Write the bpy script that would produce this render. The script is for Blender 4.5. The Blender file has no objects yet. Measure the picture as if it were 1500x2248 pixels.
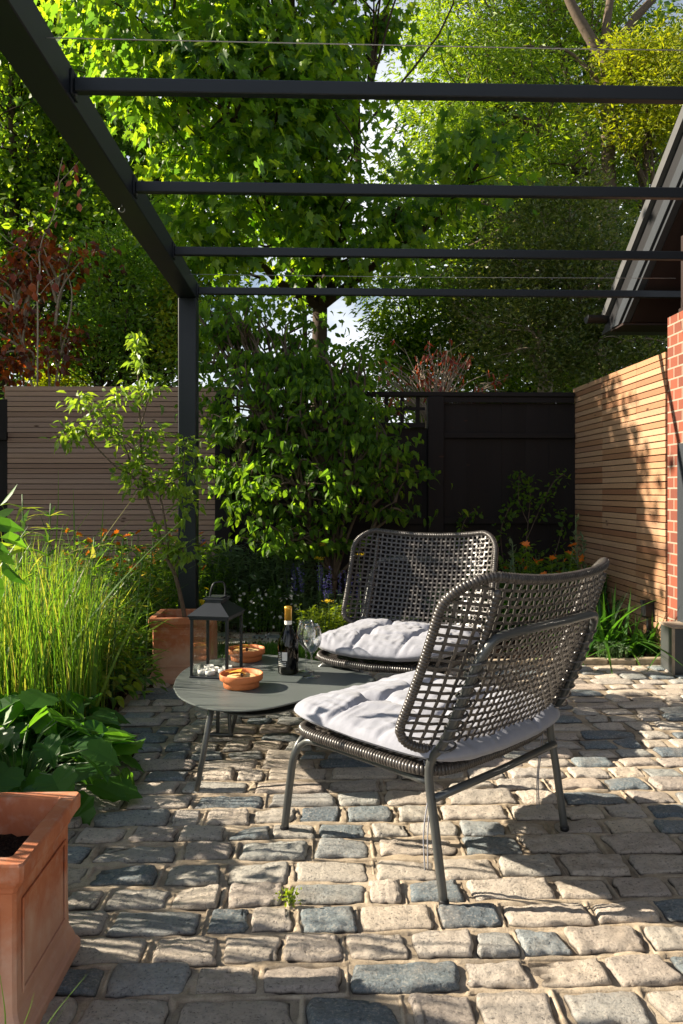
import bpy, math, random
import numpy as np
from mathutils import Vector, Matrix
random.seed(7); R=np.random.RandomState(11)
C=bpy.context.scene.collection
PI=math.pi
S=1.18            # everything below is laid out with the eye at height 1, then scaled to metres at the end
F=1700.0; YH=1078.0; PSI=0.0294
def P(x,y,D): return np.array([(x-750)/F*D, D, 1-(y-YH)/F*D])
def st(x,y,z=0.): return (x-PSI*y, y+PSI*x, z)

# ------------------------------------------------------------------ objects
def tag(o,label=None,cat=None,group=None,kind=None):
    if label: o['label']=label
    if cat: o['category']=cat
    if group: o['group']=group
    if kind: o['kind']=kind
    return o
def empty(name,loc,rz=0,label=None,cat=None,group=None):
    o=bpy.data.objects.new(name,None); C.objects.link(o); o.empty_display_size=.1
    o.location=loc; o.rotation_euler=(0,0,rz)
    return tag(o,label,cat,group)
def mesh_np(name,V,faces_flat,sizes,mats,parent=None,smooth=False,loc=None,rz=0):
    me=bpy.data.meshes.new(name)
    V=np.asarray(V,dtype=np.float32); ff=np.asarray(faces_flat,dtype=np.int32); sz=np.asarray(sizes,dtype=np.int32)
    me.vertices.add(len(V)); me.vertices.foreach_set('co',V.ravel())
    me.loops.add(len(ff)); me.loops.foreach_set('vertex_index',ff)
    me.polygons.add(len(sz)); me.polygons.foreach_set('loop_start',np.concatenate([[0],np.cumsum(sz)[:-1]]).astype(np.int32))
    try: me.polygons.foreach_set('loop_total',sz)
    except Exception: pass
    me.polygons.foreach_set('use_smooth',np.full(len(sz),bool(smooth)))
    me.update(calc_edges=True); me.validate()
    if not isinstance(mats,(list,tuple)): mats=[mats]
    for m in mats: me.materials.append(m)
    o=bpy.data.objects.new(name,me); C.objects.link(o)
    if parent: o.parent=parent
    if loc is not None: o.location=loc
    o.rotation_euler=(0,0,rz)
    return o
class MB:
    def __init__(s): s.v=[]; s.f=[]; s.n=0
    def add(s,V,Fs):
        V=np.asarray(V,float).reshape(-1,3); s.v.append(V); n=s.n
        s.f+= [[i+n for i in f] for f in Fs]; s.n+=len(V); return s
    def box(s,x0,x1,y0,y1,z0,z1,bev=0.):
        if bev<=0:
            V=[(x,y,z) for z in (z0,z1) for y in (y0,y1) for x in (x0,x1)]
            return s.add(V,[(0,2,3,1),(4,5,7,6),(0,1,5,4),(2,6,7,3),(0,4,6,2),(1,3,7,5)])
        b=bev; rings=[]
        def ring(i,z):
            a,c,d,e=x0+i,x1-i,y0+i,y1-i
            return [(a+b,d,z),(c-b,d,z),(c,d+b,z),(c,e-b,z),(c-b,e,z),(a+b,e,z),(a,e-b,z),(a,d+b,z)]
        V=ring(b*.7,z0)+ring(0,z0+b)+ring(0,z1-b)+ring(b*.7,z1)
        Fs=[[7,6,5,4,3,2,1,0],[24+i for i in range(8)]]
        for k in range(3):
            for i in range(8): j=(i+1)%8; Fs.append((k*8+i,k*8+j,k*8+8+j,k*8+8+i))
        return s.add(V,Fs)
    def prism(s,poly,axis,a,b):
        # poly in the two other axes, extruded along axis a..b
        n=len(poly); V=[]
        for t in (a,b):
            for p in poly:
                q=[p[0],p[1]]; q.insert(axis,t); V.append(q)
        Fs=[list(range(n))[::-1],list(range(n,2*n))]+[(i,(i+1)%n,n+(i+1)%n,n+i) for i in range(n)]
        return s.add(V,Fs)
    def tube(s,path,r,n=8,closed=False,cap=True,flat=1.0):
        p=np.asarray(path,float); m=len(p)
        r=np.full(m,r) if np.isscalar(r) else np.asarray(r,float)
        if closed: t=np.roll(p,-1,0)-np.roll(p,1,0)
        else: t=np.gradient(p,axis=0)
        t/= (np.linalg.norm(t,axis=1,keepdims=True)+1e-12)
        u=np.cross(t[0],[0,0,1.]); 
        if np.linalg.norm(u)<.2: u=np.cross(t[0],[0,1.,0])
        u/=np.linalg.norm(u); V=[]
        ang=np.arange(n)*2*PI/n; ca=np.cos(ang)[:,None]; sa=np.sin(ang)[:,None]*flat
        for i in range(m):
            u=u-t[i]*np.dot(u,t[i]); u/=np.linalg.norm(u)+1e-12; w=np.cross(t[i],u)
            V.append(p[i]+r[i]*(ca*u+sa*w))
        V=np.concatenate(V); Fs=[]
        for i in range(m if closed else m-1):
            a=i*n; b=((i+1)%m)*n
            for k in range(n): k2=(k+1)%n; Fs.append((a+k,a+k2,b+k2,b+k))
        if cap and not closed: Fs+= [list(range(n))[::-1],list(range((m-1)*n,m*n))]
        return s.add(V,Fs)
    def lathe(s,prof,n=32,c=(0,0,0),cap=True):
        V=[];m=len(prof)
        for r,z in prof:
            for k in range(n): a=2*PI*k/n; V.append((c[0]+r*math.cos(a),c[1]+r*math.sin(a),c[2]+z))
        Fs=[(i*n+k,i*n+(k+1)%n,(i+1)*n+(k+1)%n,(i+1)*n+k) for i in range(m-1) for k in range(n)]
        if cap: Fs+=[list(range(n))[::-1],list(range((m-1)*n,m*n))]
        return s.add(V,Fs)
    def build(s,name,mat,parent=None,smooth=False,loc=None,rz=0):
        V=np.concatenate(s.v); ff=[i for f in s.f for i in f]; sz=[len(f) for f in s.f]
        return mesh_np(name,V,ff,sz,mat,parent,smooth,loc,rz)
def spline(pts,n=8):
    p=[np.asarray(q,float) for q in pts]; p=[2*p[0]-p[1]]+p+[2*p[-1]-p[-2]]; out=[]
    for i in range(1,len(p)-2):
        for k in range(n):
            t=k/n; a,b,c,d=p[i-1],p[i],p[i+1],p[i+2]
            out.append(.5*((2*b)+(c-a)*t+(2*a-5*b+4*c-d)*t*t+(-a+3*b-3*c+d)*t**3))
    out.append(p[-2]); return np.array(out)
def resample(p,step,closed=False):
    p=np.asarray(p,float)
    if closed: p=np.vstack([p,p[:1]])
    d=np.concatenate([[0],np.cumsum(np.linalg.norm(np.diff(p,axis=0),axis=1))]); n=max(2,int(d[-1]/step))
    q=np.linspace(0,d[-1],n+1)
    o=np.stack([np.interp(q,d,p[:,k]) for k in range(3)],1)
    return o[:-1] if closed else o
def hsh(i,j,s): 
    v=np.sin(i*127.1+j*311.7+s*74.7)*43758.5453; return v-np.floor(v)
def vn(x,y,s=0):
    i=np.floor(x); j=np.floor(y); f=x-i; g=y-j; f=f*f*(3-2*f); g=g*g*(3-2*g)
    return (hsh(i,j,s)*(1-f)+hsh(i+1,j,s)*f)*(1-g)+(hsh(i,j+1,s)*(1-f)+hsh(i+1,j+1,s)*f)*g

# ------------------------------------------------------------------ materials
def newmat(name):
    m=bpy.data.materials.new(name); m.use_nodes=True; nt=m.node_tree; nt.nodes.clear()
    return m,nt,nt.nodes.new,nt.links.new
def out(nt,sh):
    o=nt.nodes.new('ShaderNodeOutputMaterial'); nt.links.new(sh,o.inputs['Surface'])
def ramp(nt,fac,stops):
    r=nt.nodes.new('ShaderNodeValToRGB'); e=r.color_ramp.elements
    while len(e)<len(stops): e.new(.5)
    for k,(p,c) in zip(e,stops): k.position=p; k.color=(c[0],c[1],c[2],1)
    nt.links.new(fac,r.inputs[0]); return r.outputs[0]
def noise(nt,scale,detail=4,vec=None,rough=.55,dist=0):
    n=nt.nodes.new('ShaderNodeTexNoise'); n.inputs['Scale'].default_value=scale; n.inputs['Detail'].default_value=detail
    n.inputs['Roughness'].default_value=rough; n.inputs['Distortion'].default_value=dist
    if vec is not None: nt.links.new(vec,n.inputs['Vector'])
    return n.outputs['Fac']
def coords(nt,scale=(1,1,1),kind='Object'):
    t=nt.nodes.new('ShaderNodeTexCoord'); m=nt.nodes.new('ShaderNodeMapping'); m.inputs['Scale'].default_value=scale
    nt.links.new(t.outputs[kind],m.inputs['Vector']); return m.outputs[0]
def mixc(nt,fac,a,b,mode='MIX'):
    m=nt.nodes.new('ShaderNodeMix'); m.data_type='RGBA'; m.blend_type=mode
    if isinstance(fac,float): m.inputs[0].default_value=fac
    else: nt.links.new(fac,m.inputs[0])
    for s,i in ((a,6),(b,7)):
        if isinstance(s,tuple): m.inputs[i].default_value=(s[0],s[1],s[2],1)
        else: nt.links.new(s,m.inputs[i])
    return m.outputs[2]
def bump(nt,h,strength=.3,dist=.01,prev=None):
    b=nt.nodes.new('ShaderNodeBump'); b.inputs['Strength'].default_value=strength; b.inputs['Distance'].default_value=dist
    nt.links.new(h,b.inputs['Height'])
    if prev is not None: nt.links.new(prev,b.inputs['Normal'])
    return b.outputs[0]
def princ(nt,col,rough=.5,spec=.5,metal=0,nrm=None,**kw):
    p=nt.nodes.new('ShaderNodeBsdfPrincipled')
    if isinstance(col,tuple): p.inputs['Base Color'].default_value=(col[0],col[1],col[2],1)
    else: nt.links.new(col,p.inputs['Base Color'])
    if isinstance(rough,(int,float)): p.inputs['Roughness'].default_value=rough
    else: nt.links.new(rough,p.inputs['Roughness'])
    p.inputs['Specular IOR Level'].default_value=spec; p.inputs['Metallic'].default_value=metal
    for k,v in kw.items(): p.inputs[k.replace('_',' ')].default_value=v
    if nrm is not None: nt.links.new(nrm,p.inputs['Normal'])
    return p.outputs[0]
def simple(name,col,rough=.5,spec=.5,metal=0,var=.15,nscale=30,bs=.1,**kw):
    m,nt,N,L=newmat(name); v=coords(nt); n=noise(nt,nscale,5,v)
    c=mixc(nt,n,tuple(x*(1-var) for x in col),tuple(min(1,x*(1+var)) for x in col))
    out(nt,princ(nt,c,rough,spec,metal,bump(nt,n,bs,.003),**kw)); return m
def rnd(nt):
    g=nt.nodes.new('ShaderNodeNewGeometry'); return g.outputs['Random Per Island']
def leafmat(name,cols,trans,k=.42,rough=.42,spec=.45):
    m,nt,N,L=newmat(name); r=rnd(nt)
    n=len(cols); c=ramp(nt,r,[(i/(n-1),cols[i]) for i in range(n)])
    t=ramp(nt,r,[(i/(n-1),tuple(min(1,x*1.0*trans[j]) for j,x in enumerate(cols[i]))) for i in range(n)])
    p=princ(nt,c,rough,spec); tr=N('ShaderNodeBsdfTranslucent'); L(t,tr.inputs[0])
    mx=N('ShaderNodeMixShader'); mx.inputs[0].default_value=k; L(p,mx.inputs[1]); L(tr.outputs[0],mx.inputs[2])
    out(nt,mx.outputs[0]); return m

M={}
TR=(4.2,3.9,1.6)
M['maple_leaf']=leafmat('maple_leaf',[(.03,.075,.014),(.06,.125,.014),(.10,.175,.012),(.16,.22,.012)],TR,.52)
M['small_leaf']=leafmat('small_leaf',[(.022,.052,.011),(.055,.11,.013),(.10,.165,.014),(.16,.22,.015)],TR,.52)
M['dark_leaf']=leafmat('dark_leaf',[(.016,.042,.01),(.035,.08,.013),(.075,.13,.014)],TR,.34,.3,.6)
M['feather_leaf']=leafmat('feather_leaf',[(.055,.11,.012),(.11,.185,.013),(.20,.27,.015)],(3.6,3.3,1.3),.4,.5)
M['gold_leaf']=leafmat('gold_leaf',[(.14,.19,.01),(.22,.25,.01),(.28,.28,.012)],(2.6,2.6,1.),.4,.5)
M['olive_leaf']=leafmat('olive_leaf',[(.04,.07,.014),(.09,.12,.022),(.18,.19,.06)],(3,3,1.3),.35,.35,.6)
M['shrub_leaf']=leafmat('shrub_leaf',[(.03,.075,.012),(.06,.125,.013),(.11,.19,.014)],TR,.5,.6,.3)
M['bay_leaf']=leafmat('bay_leaf',[(.04,.10,.015),(.085,.155,.018),(.15,.22,.03)],TR,.42,.32,.6)
M['copper_leaf']=leafmat('copper_leaf',[(.06,.022,.018),(.16,.04,.014),(.32,.10,.02)],(3.0,1.9,.8),.4,.35)
M['red_leaf']=leafmat('red_leaf',[(.16,.02,.012),(.3,.05,.02),(.38,.09,.03)],(1.8,1.4,1.),.35)
M['apple_leaf']=leafmat('apple_leaf',[(.07,.13,.02),(.12,.20,.022),(.19,.27,.03)],(3.2,3,1.4),.4)
M['grass_blade']=leafmat('grass_blade',[(.04,.105,.018),(.06,.15,.02),(.09,.19,.022),(.12,.22,.022),(.17,.24,.03),(.24,.22,.07)],(3.,2.8,1.2),.42)
M['lawn']=leafmat('lawn',[(.04,.11,.015),(.07,.17,.02),(.1,.2,.02)],(2.6,2.6,1.2),.4)
M['bigleaf']=leafmat('bigleaf',[(.03,.1,.018),(.05,.14,.02),(.085,.2,.02)],(3.2,3.1,1.2),.38)
M['grey_leaf']=leafmat('grey_leaf',[(.07,.12,.06),(.11,.17,.09),(.15,.22,.12)],(2,2,1.4),.3)
M['lime_leaf']=leafmat('lime_leaf',[(.14,.2,.01),(.2,.27,.012),(.26,.32,.015)],(2.2,2.2,1.),.4)
M['orange_petal']=leafmat('orange_petal',[(.6,.13,.01),(.75,.22,.015)],(1.2,1.2,1.),.3)
M['yellow_petal']=leafmat('yellow_petal',[(.7,.5,.01),(.8,.6,.02)],(1.1,1.1,1.),.3)
M['white_petal']=leafmat('white_petal',[(.75,.75,.72),(.8,.78,.78)],(1,1,1.),.2)
M['purple_petal']=leafmat('purple_petal',[(.12,.1,.35),(.2,.17,.5)],(1.3,1.3,1.2),.3)
M['stem']=simple('stem',(.09,.17,.04),.5,nscale=40)
M['bark']=simple('bark',(.12,.09,.065),.85,.2,var=.45,nscale=25,bs=.8)
M['bark_dark']=simple('bark_dark',(.06,.042,.03),.85,.2,var=.45,nscale=22,bs=.8)
M['pale_twig']=simple('pale_twig',(.34,.27,.2),.7,.3,var=.3)
M['frame']=simple('frame',(.010,.015,.021),.45,.35,var=.1,nscale=8,bs=.03)
M['chair_metal']=simple('chair_metal',(.085,.09,.088),.32,.6,metal=.35,var=.12,nscale=14,bs=.03)
M['wire']=simple('wire',(.35,.35,.34),.3,.5,metal=.8)
M['table']=simple('table',(.115,.13,.126),.42,.4,var=.06,nscale=60,bs=.05)
M['lantern']=simple('lantern',(.02,.024,.028),.42,.4,var=.15,nscale=20,bs=.08)
M['dark_glazing']=simple('dark_glazing',(.02,.024,.03),.08,.5,var=.05,bs=0.)
M['black_plastic']=simple('black_plastic',(.01,.01,.011),.5,.4)
M['wax']=simple('wax',(.8,.78,.74),.5,.4,var=.04)
M['cup']=simple('cup',(.65,.65,.66),.3,.5,metal=.8,var=.05)
M['chip']=simple('chip',(.75,.38,.05),.6,.3,var=.3,nscale=60)
M['dip']=simple('dip',(.72,.55,.26),.55,.3,var=.12,nscale=50,bs=.3)
M['olive']=simple('olive',(.02,.014,.02),.25,.5)
M['foil']=simple('foil',(.75,.42,.06),.3,.5,metal=.7,var=.12)
M['label_paper']=simple('label_paper',(.78,.78,.74),.6,.3,var=.04)
M['ink']=simple('ink',(.02,.02,.02),.6,.3)
M['cable']=simple('cable',(.25,.08,.03),.5,.4)
M['weave']=None
def ratt():
    m,nt,N,L=newmat('rattan'); v=coords(nt); n=noise(nt,120,3,v)
    r=rnd(nt); a=ramp(nt,r,[(0,(.042,.038,.035)),(1,(.10,.09,.083))])
    c=mixc(nt,n,a,(.04,.034,.03)); out(nt,princ(nt,c,.33,.6,nrm=bump(nt,n,.2,.002))); return m
M['rattan']=ratt()
def fabric():
    m,nt,N,L=newmat('fabric'); v=coords(nt)
    w=N('ShaderNodeTexWave'); w.inputs['Scale'].default_value=420; L(v,w.inputs[0])
    n=noise(nt,14,6,v,.6); c=mixc(nt,n,(.25,.26,.305),(.315,.325,.37))
    b=bump(nt,n,.35,.012); b=bump(nt,w.outputs['Fac'],.06,.001,b)
    out(nt,princ(nt,c,.85,.2,nrm=b,Sheen_Weight=.2)); return m
M['fabric']=fabric()
def wood(name,cols,stretch=(2,40,60),rough=.62,bs=.25):
    m,nt,N,L=newmat(name); v=coords(nt,stretch); r=rnd(nt)
    n=noise(nt,1.0,6,v,.6,.6); n2=noise(nt,5,3,coords(nt,(1,1,1)))
    c=ramp(nt,r,[(i/(len(cols)-1),c) for i,c in enumerate(cols)])
    c=mixc(nt,n,mixc(nt,.42,c,(0.02,.008,.004)),c)
    k=N('ShaderNodeTexVoronoi'); k.inputs['Scale'].default_value=1.0; L(coords(nt,(3.0,3.0,9.0)),k.inputs['Vector'])
    kn=ramp(nt,k.outputs['Distance'],[(0,(1,1,1)),(.055,(.8,.8,.8)),(.09,(0,0,0))])
    c=mixc(nt,kn,c,(.05,.02,.01))
    out(nt,princ(nt,c,rough,.3,nrm=bump(nt,n,bs,.004))); return m
M['cedar']=wood('cedar',[(.36,.17,.09),(.5,.27,.14),(.6,.37,.22),(.44,.24,.14)],(40,2,60))
M['cedar_grey']=wood('cedar_grey',[(.3,.185,.13),(.45,.29,.2),(.36,.24,.18),(.52,.35,.25)],(2,40,60))
M['black_wood']=wood('black_wood',[(.006,.006,.0065),(.009,.0085,.009),(.005,.005,.005)],(40,40,2),.75,.4)
M['brown_wood']=wood('brown_wood',[(.022,.012,.010),(.028,.015,.012)],(40,2,40),.7)
M['grey_board']=simple('grey_board',(.035,.04,.047),.5,.4,var=.12,nscale=20)
M['dark_board']=simple('dark_board',(.012,.012,.014),.5,.4)
M['tile']=simple('tile',(.09,.09,.09),.7,.3,var=.3,nscale=12,bs=.5)
def terracotta():
    m,nt,N,L=newmat('terracotta'); v=coords(nt)
    n=noise(nt,4,6,v,.62,.4); n2=noise(nt,22,5,v,.6); n3=noise(nt,160,3,v)
    c=ramp(nt,n,[(.3,(.38,.115,.055)),(.5,(.50,.18,.085)),(.62,(.55,.25,.14)),(.78,(.6,.38,.27))])
    c=mixc(nt,ramp(nt,n2,[(.5,(0,0,0)),(.72,(.3,.3,.3))]),c,(.62,.5,.4))
    sz_=N('ShaderNodeSeparateXYZ'); L(v,sz_.inputs[0]); hz=N('ShaderNodeMath'); hz.operation='MULTIPLY_ADD'; L(n,hz.inputs[0]); hz.inputs[1].default_value=-.35; L(sz_.outputs[2],hz.inputs[2])
    c=mixc(nt,ramp(nt,hz.outputs[0],[(.0,(.45,.45,.45)),(.1,(0,0,0))]),c,(.6,.44,.34))
    g=N('ShaderNodeNewGeometry')
    out(nt,princ(nt,c,.8,.2,nrm=bump(nt,n3,.18,.002,bump(nt,n2,.15,.004)))); return m
M['terracotta']=terracotta()
M['terra_bowl']=simple('terra_bowl',(.62,.2,.07),.6,.35,var=.12,nscale=50,bs=.2)
M['white_dot']=simple('white_dot',(.75,.7,.65),.6)
def soil():
    m,nt,N,L=newmat('soil'); v=coords(nt); n=noise(nt,18,8,v,.7); n2=noise(nt,120,4,v,.7)
    c=ramp(nt,n2,[(.35,(.018,.01,.007)),(.55,(.05,.03,.02)),(.7,(.11,.065,.042))])
    out(nt,princ(nt,c,.95,.1,nrm=bump(nt,n2,1,.02,bump(nt,n,.8,.04)))); return m
M['soil']=soil()
M['chipbark']=leafmat('chipbark',[(.03,.015,.01),(.08,.045,.03),(.15,.1,.07)],(1,1,1),.02,.9,.1)
def stone():
    m,nt,N,L=newmat('stone'); v=coords(nt); r=rnd(nt)
    base=ramp(nt,r,[(0,(.15,.19,.22)),(.10,(.26,.31,.33)),(.18,(.19,.23,.25)),(.25,(.48,.48,.44)),(.36,(.62,.55,.46)),(.48,(.70,.60,.49)),(.58,(.58,.53,.47)),(.68,(.70,.59,.46)),(.78,(.48,.42,.37)),(.87,(.64,.53,.43)),(.94,(.54,.50,.44)),(1,(.33,.38,.40))])
    n=noise(nt,26,8,v,.7); n2=noise(nt,110,6,v,.75); n3=noise(nt,7,4,v)
    c=mixc(nt,ramp(nt,n,[(.34,(.6,.6,.6)),(.52,(0,0,0))]),base,mixc(nt,.5,base,(.09,.09,.085)))
    c=mixc(nt,ramp(nt,n2,[(.52,(0,0,0)),(.68,(.75,.75,.75))]),c,(.66,.58,.48))
    c=mixc(nt,ramp(nt,n2,[(.34,(.85,.85,.85)),(.45,(0,0,0))]),c,(.04,.037,.035))
    c=mixc(nt,ramp(nt,n3,[(.5,(0,0,0)),(.75,(.35,.35,.35))]),c,(.48,.38,.28))
    sz_=N('ShaderNodeSeparateXYZ'); L(v,sz_.inputs[0]); mr=N('ShaderNodeMapRange'); L(sz_.outputs[2],mr.inputs[0]); mr.inputs[1].default_value=-.005; mr.inputs[2].default_value=.001; mr.inputs[3].default_value=1; mr.inputs[4].default_value=0
    c=mixc(nt,mr.outputs[0],c,(.05,.038,.028))
    rr=N('ShaderNodeMath'); rr.operation='MULTIPLY_ADD'; L(n2,rr.inputs[0]); rr.inputs[1].default_value=.4; rr.inputs[2].default_value=.42
    out(nt,princ(nt,c,rr.outputs[0],.35,nrm=bump(nt,n2,.9,.010,bump(nt,n,.9,.018)))); return m
M['stone']=stone()
def mortar():
    m,nt,N,L=newmat('mortar'); v=coords(nt); n=noise(nt,12,6,v,.65); n2=noise(nt,260,4,v,.7)
    c=ramp(nt,n,[(.3,(.28,.22,.15)),(.5,(.44,.36,.26)),(.7,(.55,.46,.345))])
    c=mixc(nt,ramp(nt,n2,[(.35,(.5,.5,.5)),(.5,(0,0,0))]),c,(.2,.15,.11))
    sz_=N('ShaderNodeSeparateXYZ'); L(v,sz_.inputs[0]); mr=N('ShaderNodeMapRange'); L(sz_.outputs[2],mr.inputs[0]); mr.inputs[1].default_value=-.012; mr.inputs[2].default_value=-.003; mr.inputs[3].default_value=1; mr.inputs[4].default_value=0
    c=mixc(nt,mr.outputs[0],c,(.045,.034,.026))
    out(nt,princ(nt,c,.9,.2,nrm=bump(nt,n2,.6,.003,bump(nt,n,.5,.012)))); return m
M['mortar']=mortar()
def brick():
    m,nt,N,L=newmat('brick'); t=N('ShaderNodeTexCoord'); sp=N('ShaderNodeSeparateXYZ'); L(t.outputs['Object'],sp.inputs[0])
    ad=N('ShaderNodeMath'); ad.operation='ADD'; L(sp.outputs[0],ad.inputs[0]); L(sp.outputs[1],ad.inputs[1])
    cb=N('ShaderNodeCombineXYZ'); L(ad.outputs[0],cb.inputs[0]); L(sp.outputs[2],cb.inputs[1])
    b=N('ShaderNodeTexBrick'); L(cb.outputs[0],b.inputs['Vector']); b.inputs['Scale'].default_value=1
    b.inputs['Brick Width'].default_value=.12; b.inputs['Row Height'].default_value=.075; b.inputs['Mortar Size'].default_value=.006
    b.inputs['Color1'].default_value=(.26,.07,.04,1); b.inputs['Color2'].default_value=(.13,.04,.03,1); b.inputs['Mortar'].default_value=(.36,.29,.22,1); b.inputs['Bias'].default_value=-.2
    n=noise(nt,40,5,t.outputs['Object'],.65)
    c=mixc(nt,n,b.outputs['Color'],mixc(nt,.35,b.outputs['Color'],(.22,.1,.06)))
    inv=N('ShaderNodeMath'); inv.operation='SUBTRACT'; inv.inputs[0].default_value=1; L(b.outputs['Fac'],inv.inputs[1])
    out(nt,princ(nt,c,.85,.2,nrm=bump(nt,n,.5,.004,bump(nt,inv.outputs[0],.8,.006)))); return m
M['brick']=brick()
def glass(name,col,rough=0.,ior=1.45):
    m,nt,N,L=newmat(name); p=princ(nt,col,rough,.5,Transmission_Weight=1.0,IOR=ior); out(nt,p); return m

M['bottle_glass']=glass('bottle_glass',(.03,.035,.012),.02,1.5)
def pane(name='pane',bl=.12,k=.5,a=.03):
    m,nt,N,L=newmat(name); g=N('ShaderNodeBsdfGlossy'); g.inputs['Roughness'].default_value=.02
    t=N('ShaderNodeBsdfTransparent'); t.inputs[0].default_value=(.97,.98,.975,1); lw=N('ShaderNodeLayerWeight'); lw.inputs[0].default_value=bl
    mx=N('ShaderNodeMixShader'); ma=N('ShaderNodeMath'); ma.operation='MULTIPLY_ADD'; ma.inputs[1].default_value=k; ma.inputs[2].default_value=a; L(lw.outputs['Facing'],ma.inputs[0])
    L(ma.outputs[0],mx.inputs[0]); L(t.outputs[0],mx.inputs[1]); L(g.outputs[0],mx.inputs[2]); out(nt,mx.outputs[0]); return m
M['pane']=pane(); M['wine_glass']=pane('clear_glass',.38,1.0,.05)

# ------------------------------------------------------------------ leaf scattering
def tmpl_simple(w=.28,fold=.25,droop=.15):
    V=[(0,0,0),(-w*.85,.3,0),(0,.3,0),(w*.85,.3,0),(-w*.8,.65,0),(0,.65,0),(w*.8,.65,0),(0,1,0)]
    V=np.array(V); V[:,2]=np.abs(V[:,0])*fold-droop*V[:,1]**2
    return V,[(0,2,1),(0,3,2),(1,2,5,4),(2,3,6,5),(4,5,7),(5,6,7)]
def tmpl_quad(w=.25,fold=.3):
    V=np.array([(0,0,0),(-w,.45,w*fold),(w,.45,w*fold),(0,1,-.08)]); return V,[(0,2,3),(0,3,1)]
def tmpl_maple():
    h=[(0,0),(.12,-.12),(.34,-.14),(.30,.02),(.56,.12),(.42,.24),(.60,.52),(.36,.46),(.30,.56),(.16,.50),(.20,.78),(0,1.05)]
    R_=[(x,y) for x,y in h]; n=len(R_)
    V=[(x,y,0) for x,y in R_]+[(-x,y,0) for x,y in R_[1:-1]]
    V=np.array(V); V[:,2]=.22*np.abs(V[:,0])-.16*np.clip(V[:,1],0,2)**2-.15*V[:,0]**2
    f1=list(range(n)); f2=[0,n-1]+[n+ i for i in range(n-3,-1,-1)]
    return V,[f1,f2]
def tmpl_blade(w=.02,bend=.5,seg=5):
    V=[];Fs=[]
    for i in range(seg+1):
        t=i/seg; ww=w*(1-t**1.6)+.0005; y=t; z=-bend*t**2.2
        V+=[(-ww,y,z),(ww,y,z)]
        if i: a=2*i-2; Fs.append((a,a+1,a+3,a+2))
    return np.array(V),Fs
def nz(v): return v/(np.linalg.norm(v,axis=1,keepdims=True)+1e-9)
def scatter(name,mat,parent,pos,tip,nrm,size,tm,smooth=False):
    V,Fs=tm; pos=np.asarray(pos,float); n=len(pos); tip=nz(np.asarray(tip,float)); nrm=np.asarray(nrm,float)
    nrm=nz(nrm-tip*np.sum(nrm*tip,1,keepdims=True)); bx=np.cross(tip,nrm)
    size=np.full(n,size) if np.isscalar(size) else size
    cu_=R.uniform(-.3,2.3,n)[:,None,None]; wd_=R.uniform(.78,1.15,n)[:,None,None]; sk=R.normal(size=n)[:,None,None]*.12
    W=((V[None,:,0,None]*wd_+V[None,:,1,None]**2*sk)*bx[:,None]+V[None,:,1,None]*tip[:,None]+V[None,:,2,None]*cu_*nrm[:,None])*size[:,None,None]+pos[:,None]
    k=len(V); base=np.concatenate([np.array(f) for f in Fs]); sz=np.array([len(f) for f in Fs])
    ff=(base[None]+ (np.arange(n)*k)[:,None]).ravel()
    return mesh_np(name,W.reshape(-1,3),ff,np.tile(sz,n),mat,parent,smooth)
def rsph(n): return nz(R.normal(size=(n,3)))
def blob_points(ells,nclump):
    """clump centres inside a list of (centre,radii) ellipsoids, denser to the shell"""
    vol=np.array([e[1][0]*e[1][1]*e[1][2] for e in ells])**.8; vol/=vol.sum(); out_=[]
    for e,v in zip(ells,vol):
        m=max(1,int(nclump*v)); d=rsph(m); r=R.uniform(.25,1,(m,1))**.5
        out_.append((np.array(e[0])+d*r*np.array(e[1]),d,np.full(m,len(out_))))
    return np.concatenate([o[0] for o in out_]),np.concatenate([o[1] for o in out_]),np.concatenate([o[2] for o in out_])
def crown(name,mat,parent,ells,nclump,nleaf,rc,size,tm,hang=.6,sj=.3,flat=.55,up=.35):
    c,d,_=blob_points(ells,nclump); k=len(c)
    rcs=rc*R.uniform(.5,1.3,(k,1,1))
    off=R.normal(size=(k,nleaf,3))*rcs*np.array([1,1,flat]); pos=(c[:,None]+off).reshape(-1,3)
    outw=nz(off.reshape(-1,3)+.6*np.repeat(d,nleaf,0)*rc)
    n=len(pos)
    tip=outw*np.array([1,1,.3])+R.normal(size=(n,3))*.5+np.array([0,0,-hang])
    nr=outw*.6+R.normal(size=(n,3))*.55+np.array([0,0,up+hang*.3])
    return scatter(name,mat,parent,pos,tip,nr,size*R.uniform(1-sj,1+sj,n),tm),c
def limbs(name,mat,parent,root,r0,c,hubs,n=6,rt=.006,wob=.12,step=1):
    """trunk-to-hub limbs and hub-to-clump twigs, one tapering mesh"""
    b=MB(); root=np.asarray(root,float)
    hubs=[np.asarray(h,float) for h in hubs]
    for h in hubs:
        L=np.linalg.norm(h-root); pts=[root,root+(h-root)*.35+R.normal(size=3)*wob*L*.3+[0,0,.06*L],root+(h-root)*.7+R.normal(size=3)*wob*L*.3+[0,0,.05*L],h]
        p=spline(pts,5); b.tube(p,np.linspace(r0,r0*.3,len(p)),n)
    for q in c[::step]:
        h=min(hubs,key=lambda a:np.linalg.norm(a-q)); t=R.uniform(.55,1.0); a=root+(h-root)*t
        L=np.linalg.norm(q-a); p=spline([a,(a+q)/2+R.normal(size=3)*wob*L+[0,0,.08*L],q],4)
        b.tube(p,np.linspace(rt*2.2,rt*.5,len(p)),4,cap=False)
    return b.build(name,mat,parent,True)
def E(x,y,D,rx,ry,rD): # ellipsoid by picture centre, picture radii and depth
    c=P(x,y,D); return (c,(rx/F*D,rD,ry/F*D))

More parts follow.
